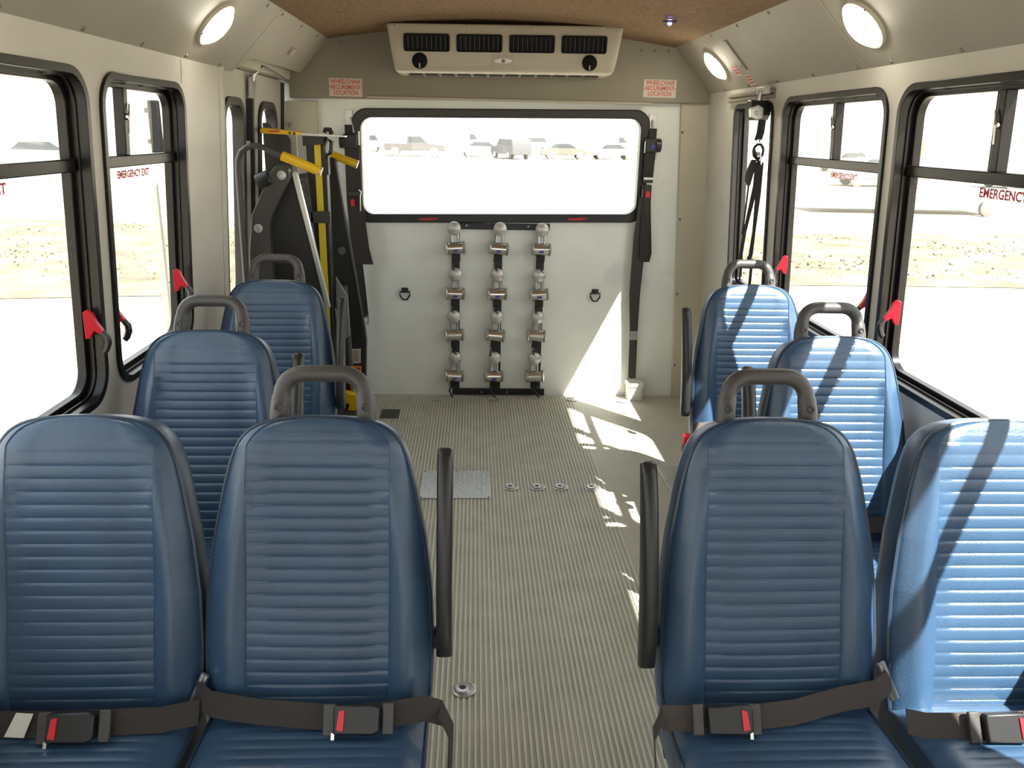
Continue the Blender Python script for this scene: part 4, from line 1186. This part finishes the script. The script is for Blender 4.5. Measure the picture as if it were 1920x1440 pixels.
def vehicle(kind, x, y, rz, col, label, sc=1.0, group='vehicles parked across the lot'):
    name = {'car': 'parked_car', 'suv': 'parked_suv', 'pickup': 'pickup_truck', 'van': 'parked_van', 'flatbed': 'flatbed_truck'}[kind]
    cat = {'car': 'car', 'suv': 'car', 'pickup': 'truck', 'van': 'van', 'flatbed': 'truck'}[kind]
    t = thing(name, label, cat, (x, y, GZ), group, org=(0, 0, 0))
    t.rotation_euler = (0, 0, rz)
    t.scale = (sc, sc, sc)
    m_ = mat('paint ' + label[:18], tuple(c * 0.3 for c in col), 0.3, coat=0.3)
    P_ = {
        'car': ([(-2.2, .35), (-2.25, .75), (-1.6, .95), (-.9, 1.4), (.5, 1.42), (1.2, .98), (2.1, .8), (2.25, .4)], [(-1.3, 1.0), (-.85, 1.34), (.45, 1.36), (1.0, 1.0)], 1.75, .32, (-1.35, 1.35)),
        'suv': ([(-2.3, .4), (-2.35, 1.0), (-2.15, 1.7), (.5, 1.75), (1.1, 1.15), (2.2, 1.0), (2.3, .45)], [(-2.0, 1.15), (-1.95, 1.62), (.4, 1.66), (.85, 1.18)], 1.85, .36, (-1.4, 1.4)),
        'pickup': ([(-2.7, .5), (-2.75, 1.1), (-.7, 1.1), (-.65, 1.75), (.6, 1.8), (1.2, 1.2), (2.6, 1.08), (2.7, .5)], [(-.5, 1.2), (-.5, 1.68), (.5, 1.7), (.95, 1.22)], 1.9, .40, (-1.75, 1.75)),
        'van': ([(-2.6, .4), (-2.65, 2.1), (1.5, 2.15), (2.2, 1.3), (2.7, 1.1), (2.75, .45)], [(.9, 1.3), (.9, 1.9), (1.4, 1.92), (1.85, 1.35)], 1.9, .36, (-1.7, 1.7)),
        'flatbed': ([(-3.4, .8), (-3.4, 1.0), (1.3, 1.0), (1.35, 2.2), (2.6, 2.25), (3.1, 1.4), (3.3, .6)], [(1.7, 1.45), (1.7, 2.05), (2.4, 2.08), (2.75, 1.48)], 2.1, .45, (-2.2, 2.2)),
    }[kind]
    body, win, wd, wr, wx = P_
    h = wd / 2
    obj('body', MB().prism(body, lambda a, b, d: (a, d, b), -h, h), m_, t, bevel=0.06)
    obj('windows', MB().prism(win, lambda a, b, d: (a, d, b), -h - 0.01, h + 0.01), M['carglass'], t)
    for a in wx:
        for s_ in (-1, 1):
            wl = obj('wheel', MB().lathe([(wr * 0.7, 0), (wr, 0.03), (wr, 0.2), (wr * 0.7, 0.23)], (a, s_ * (h - 0.2), wr), (0, s_, 0), 18), M['tyre'], t)
            obj('hub_cap', MB().lathe([(wr * 0.6, 0.23), (wr * 0.5, 0.25)], (a, s_ * (h - 0.2), wr), (0, s_, 0), 14), M['steel'], wl)
    return t
V = vehicle
V('pickup', -5.4, 76, 0.05, (0.30, 0.28, 0.27), 'grey pickup truck parked far behind the bus, at the left of the rear window')
V('flatbed', -12.2, 88, 0.0, (0.6, 0.6, 0.6), 'pale flatbed truck at the far left edge of the rear window view', 0.8)
V('car', 0.7, 78, 0.1, (0.5, 0.5, 0.52), 'silver car parked left of centre behind the rear window')
V('suv', 3.2, 74, PI / 2 + 0.4, (0.25, 0.25, 0.26), 'dark grey car facing the bus, centre of the rear window view')
V('car', 8.2, 76, 0.0, (0.42, 0.40, 0.34), 'tan car parked right of centre behind the rear window')
V('car', 13.0, 78, 0.1, (0.5, 0.5, 0.5), 'light silver car parked in the right half of the rear window view')
V('suv', 18.0, 78, 0.3, (0.40, 0.42, 0.36), 'pale green car parked at the right end of the rear window view')
V('van', -1.5, 104, 0.0, (0.7, 0.7, 0.7), 'white van in the second row of vehicles behind the bus')
V('suv', 8.0, 106, 0.4, (0.5, 0.5, 0.5), 'grey car in the second row behind the tan car')
V('van', 17.0, 104, 0.0, (0.65, 0.63, 0.6), 'off white van in the second row at the right')
V('pickup', -27, 44, 0.2, (0.7, 0.7, 0.7), 'white pickup truck seen through the upper left window beside the dark mullion')
V('car', -20.5, 41, 0.1, (0.6, 0.6, 0.62), 'pale car seen through the left window near the black box on the post')
V('flatbed', -48, 44, 0.1, (0.2, 0.26, 0.22), 'dark green flatbed truck seen through the nearest left window', 1.2)
V('car', 27.5, 60, 0.2, (0.62, 0.62, 0.62), 'pale car seen through the narrow right window')
V('car', 20.5, 41, -0.1, (0.6, 0.58, 0.56), 'off white car seen through the middle right window')
V('flatbed', 29.5, 42, 0.0, (0.45, 0.45, 0.46), 'grey flatbed truck seen through the nearest right window', 0.9)
# green container block standing on the far left
t = thing('green_tank', 'tall dark green tank standing on the lot beyond the nearest left window', 'tank', (-37, 42, GZ))
obj('tank_body', MB().prism(rrect(-37.6, -35.9, 39.9, 41.4, 0.5, 6), lambda a, b, d: (a, b, d), GZ + 0.7, GZ + 4.4), mat('green tank paint', (0.03, 0.10, 0.07), 0.5), t, bevel=0.05)
obj('tank_stand', MB().box(-38.5, -34.5, 39.9, 41.4, GZ, GZ + 0.7), M['tyre'], t)
# low trailer near the right side
t = thing('low_trailer', 'low pale trailer frame with a wheel on the gravel right of the bus', 'trailer', (13.5, 26, GZ))
obj('trailer_deck', MB().box(11.0, 17.0, 25.2, 27.0, GZ + 0.55, GZ + 0.65).box(11.0, 17.0, 25.2, 25.3, GZ + 0.65, GZ + 0.8), mat('pale trailer paint', (0.55, 0.55, 0.56), 0.5), t)
for a in (16.2,):
    obj('wheel', MB().lathe([(0.18, 0), (0.26, 0.03), (0.26, 0.18), (0.18, 0.2)], (a, 25.2, GZ + 0.26), (0, -1, 0), 18), M['tyre'], t)
# yellow board on legs
t = thing('yellow_board', 'yellow rectangular board on two posts beyond the middle right window', 'sign', (24.0, 45, GZ))
obj('board', MB().box(22.6, 24.8, 44.9, 45.0, GZ + 1.5, GZ + 2.3), mat('yellow board paint', (0.55, 0.40, 0.12), 0.5), t)
for a in (22.8, 24.6):
    obj('post', MB().box(a - 0.04, a + 0.04, 45.0, 45.08, GZ, GZ + 2.3), M['steel'], t)
# black box on a pale post just outside the left window
t = thing('door_holder_post', 'pale post with black latch box just outside the second left window', 'post', (-1.44, 3.78, GZ))
obj('post', MB().box(-1.460, -1.430, 3.775, 3.80, GZ, 2.3), M['white'], t, bevel=0.004)
bx_ = obj('black_box', MB().box(-1.428, -1.381, 3.755, 3.785, 1.362, 1.582), mat('matt black box', (0.006, 0.006, 0.006), 0.7, spec=0.2), t, bevel=0.006)
for z in (1.40, 1.53):
    obj('hinge_tab', MB().box(-1.445, -1.425, 3.765, 3.775, z, z + 0.02), M['black'], bx_)
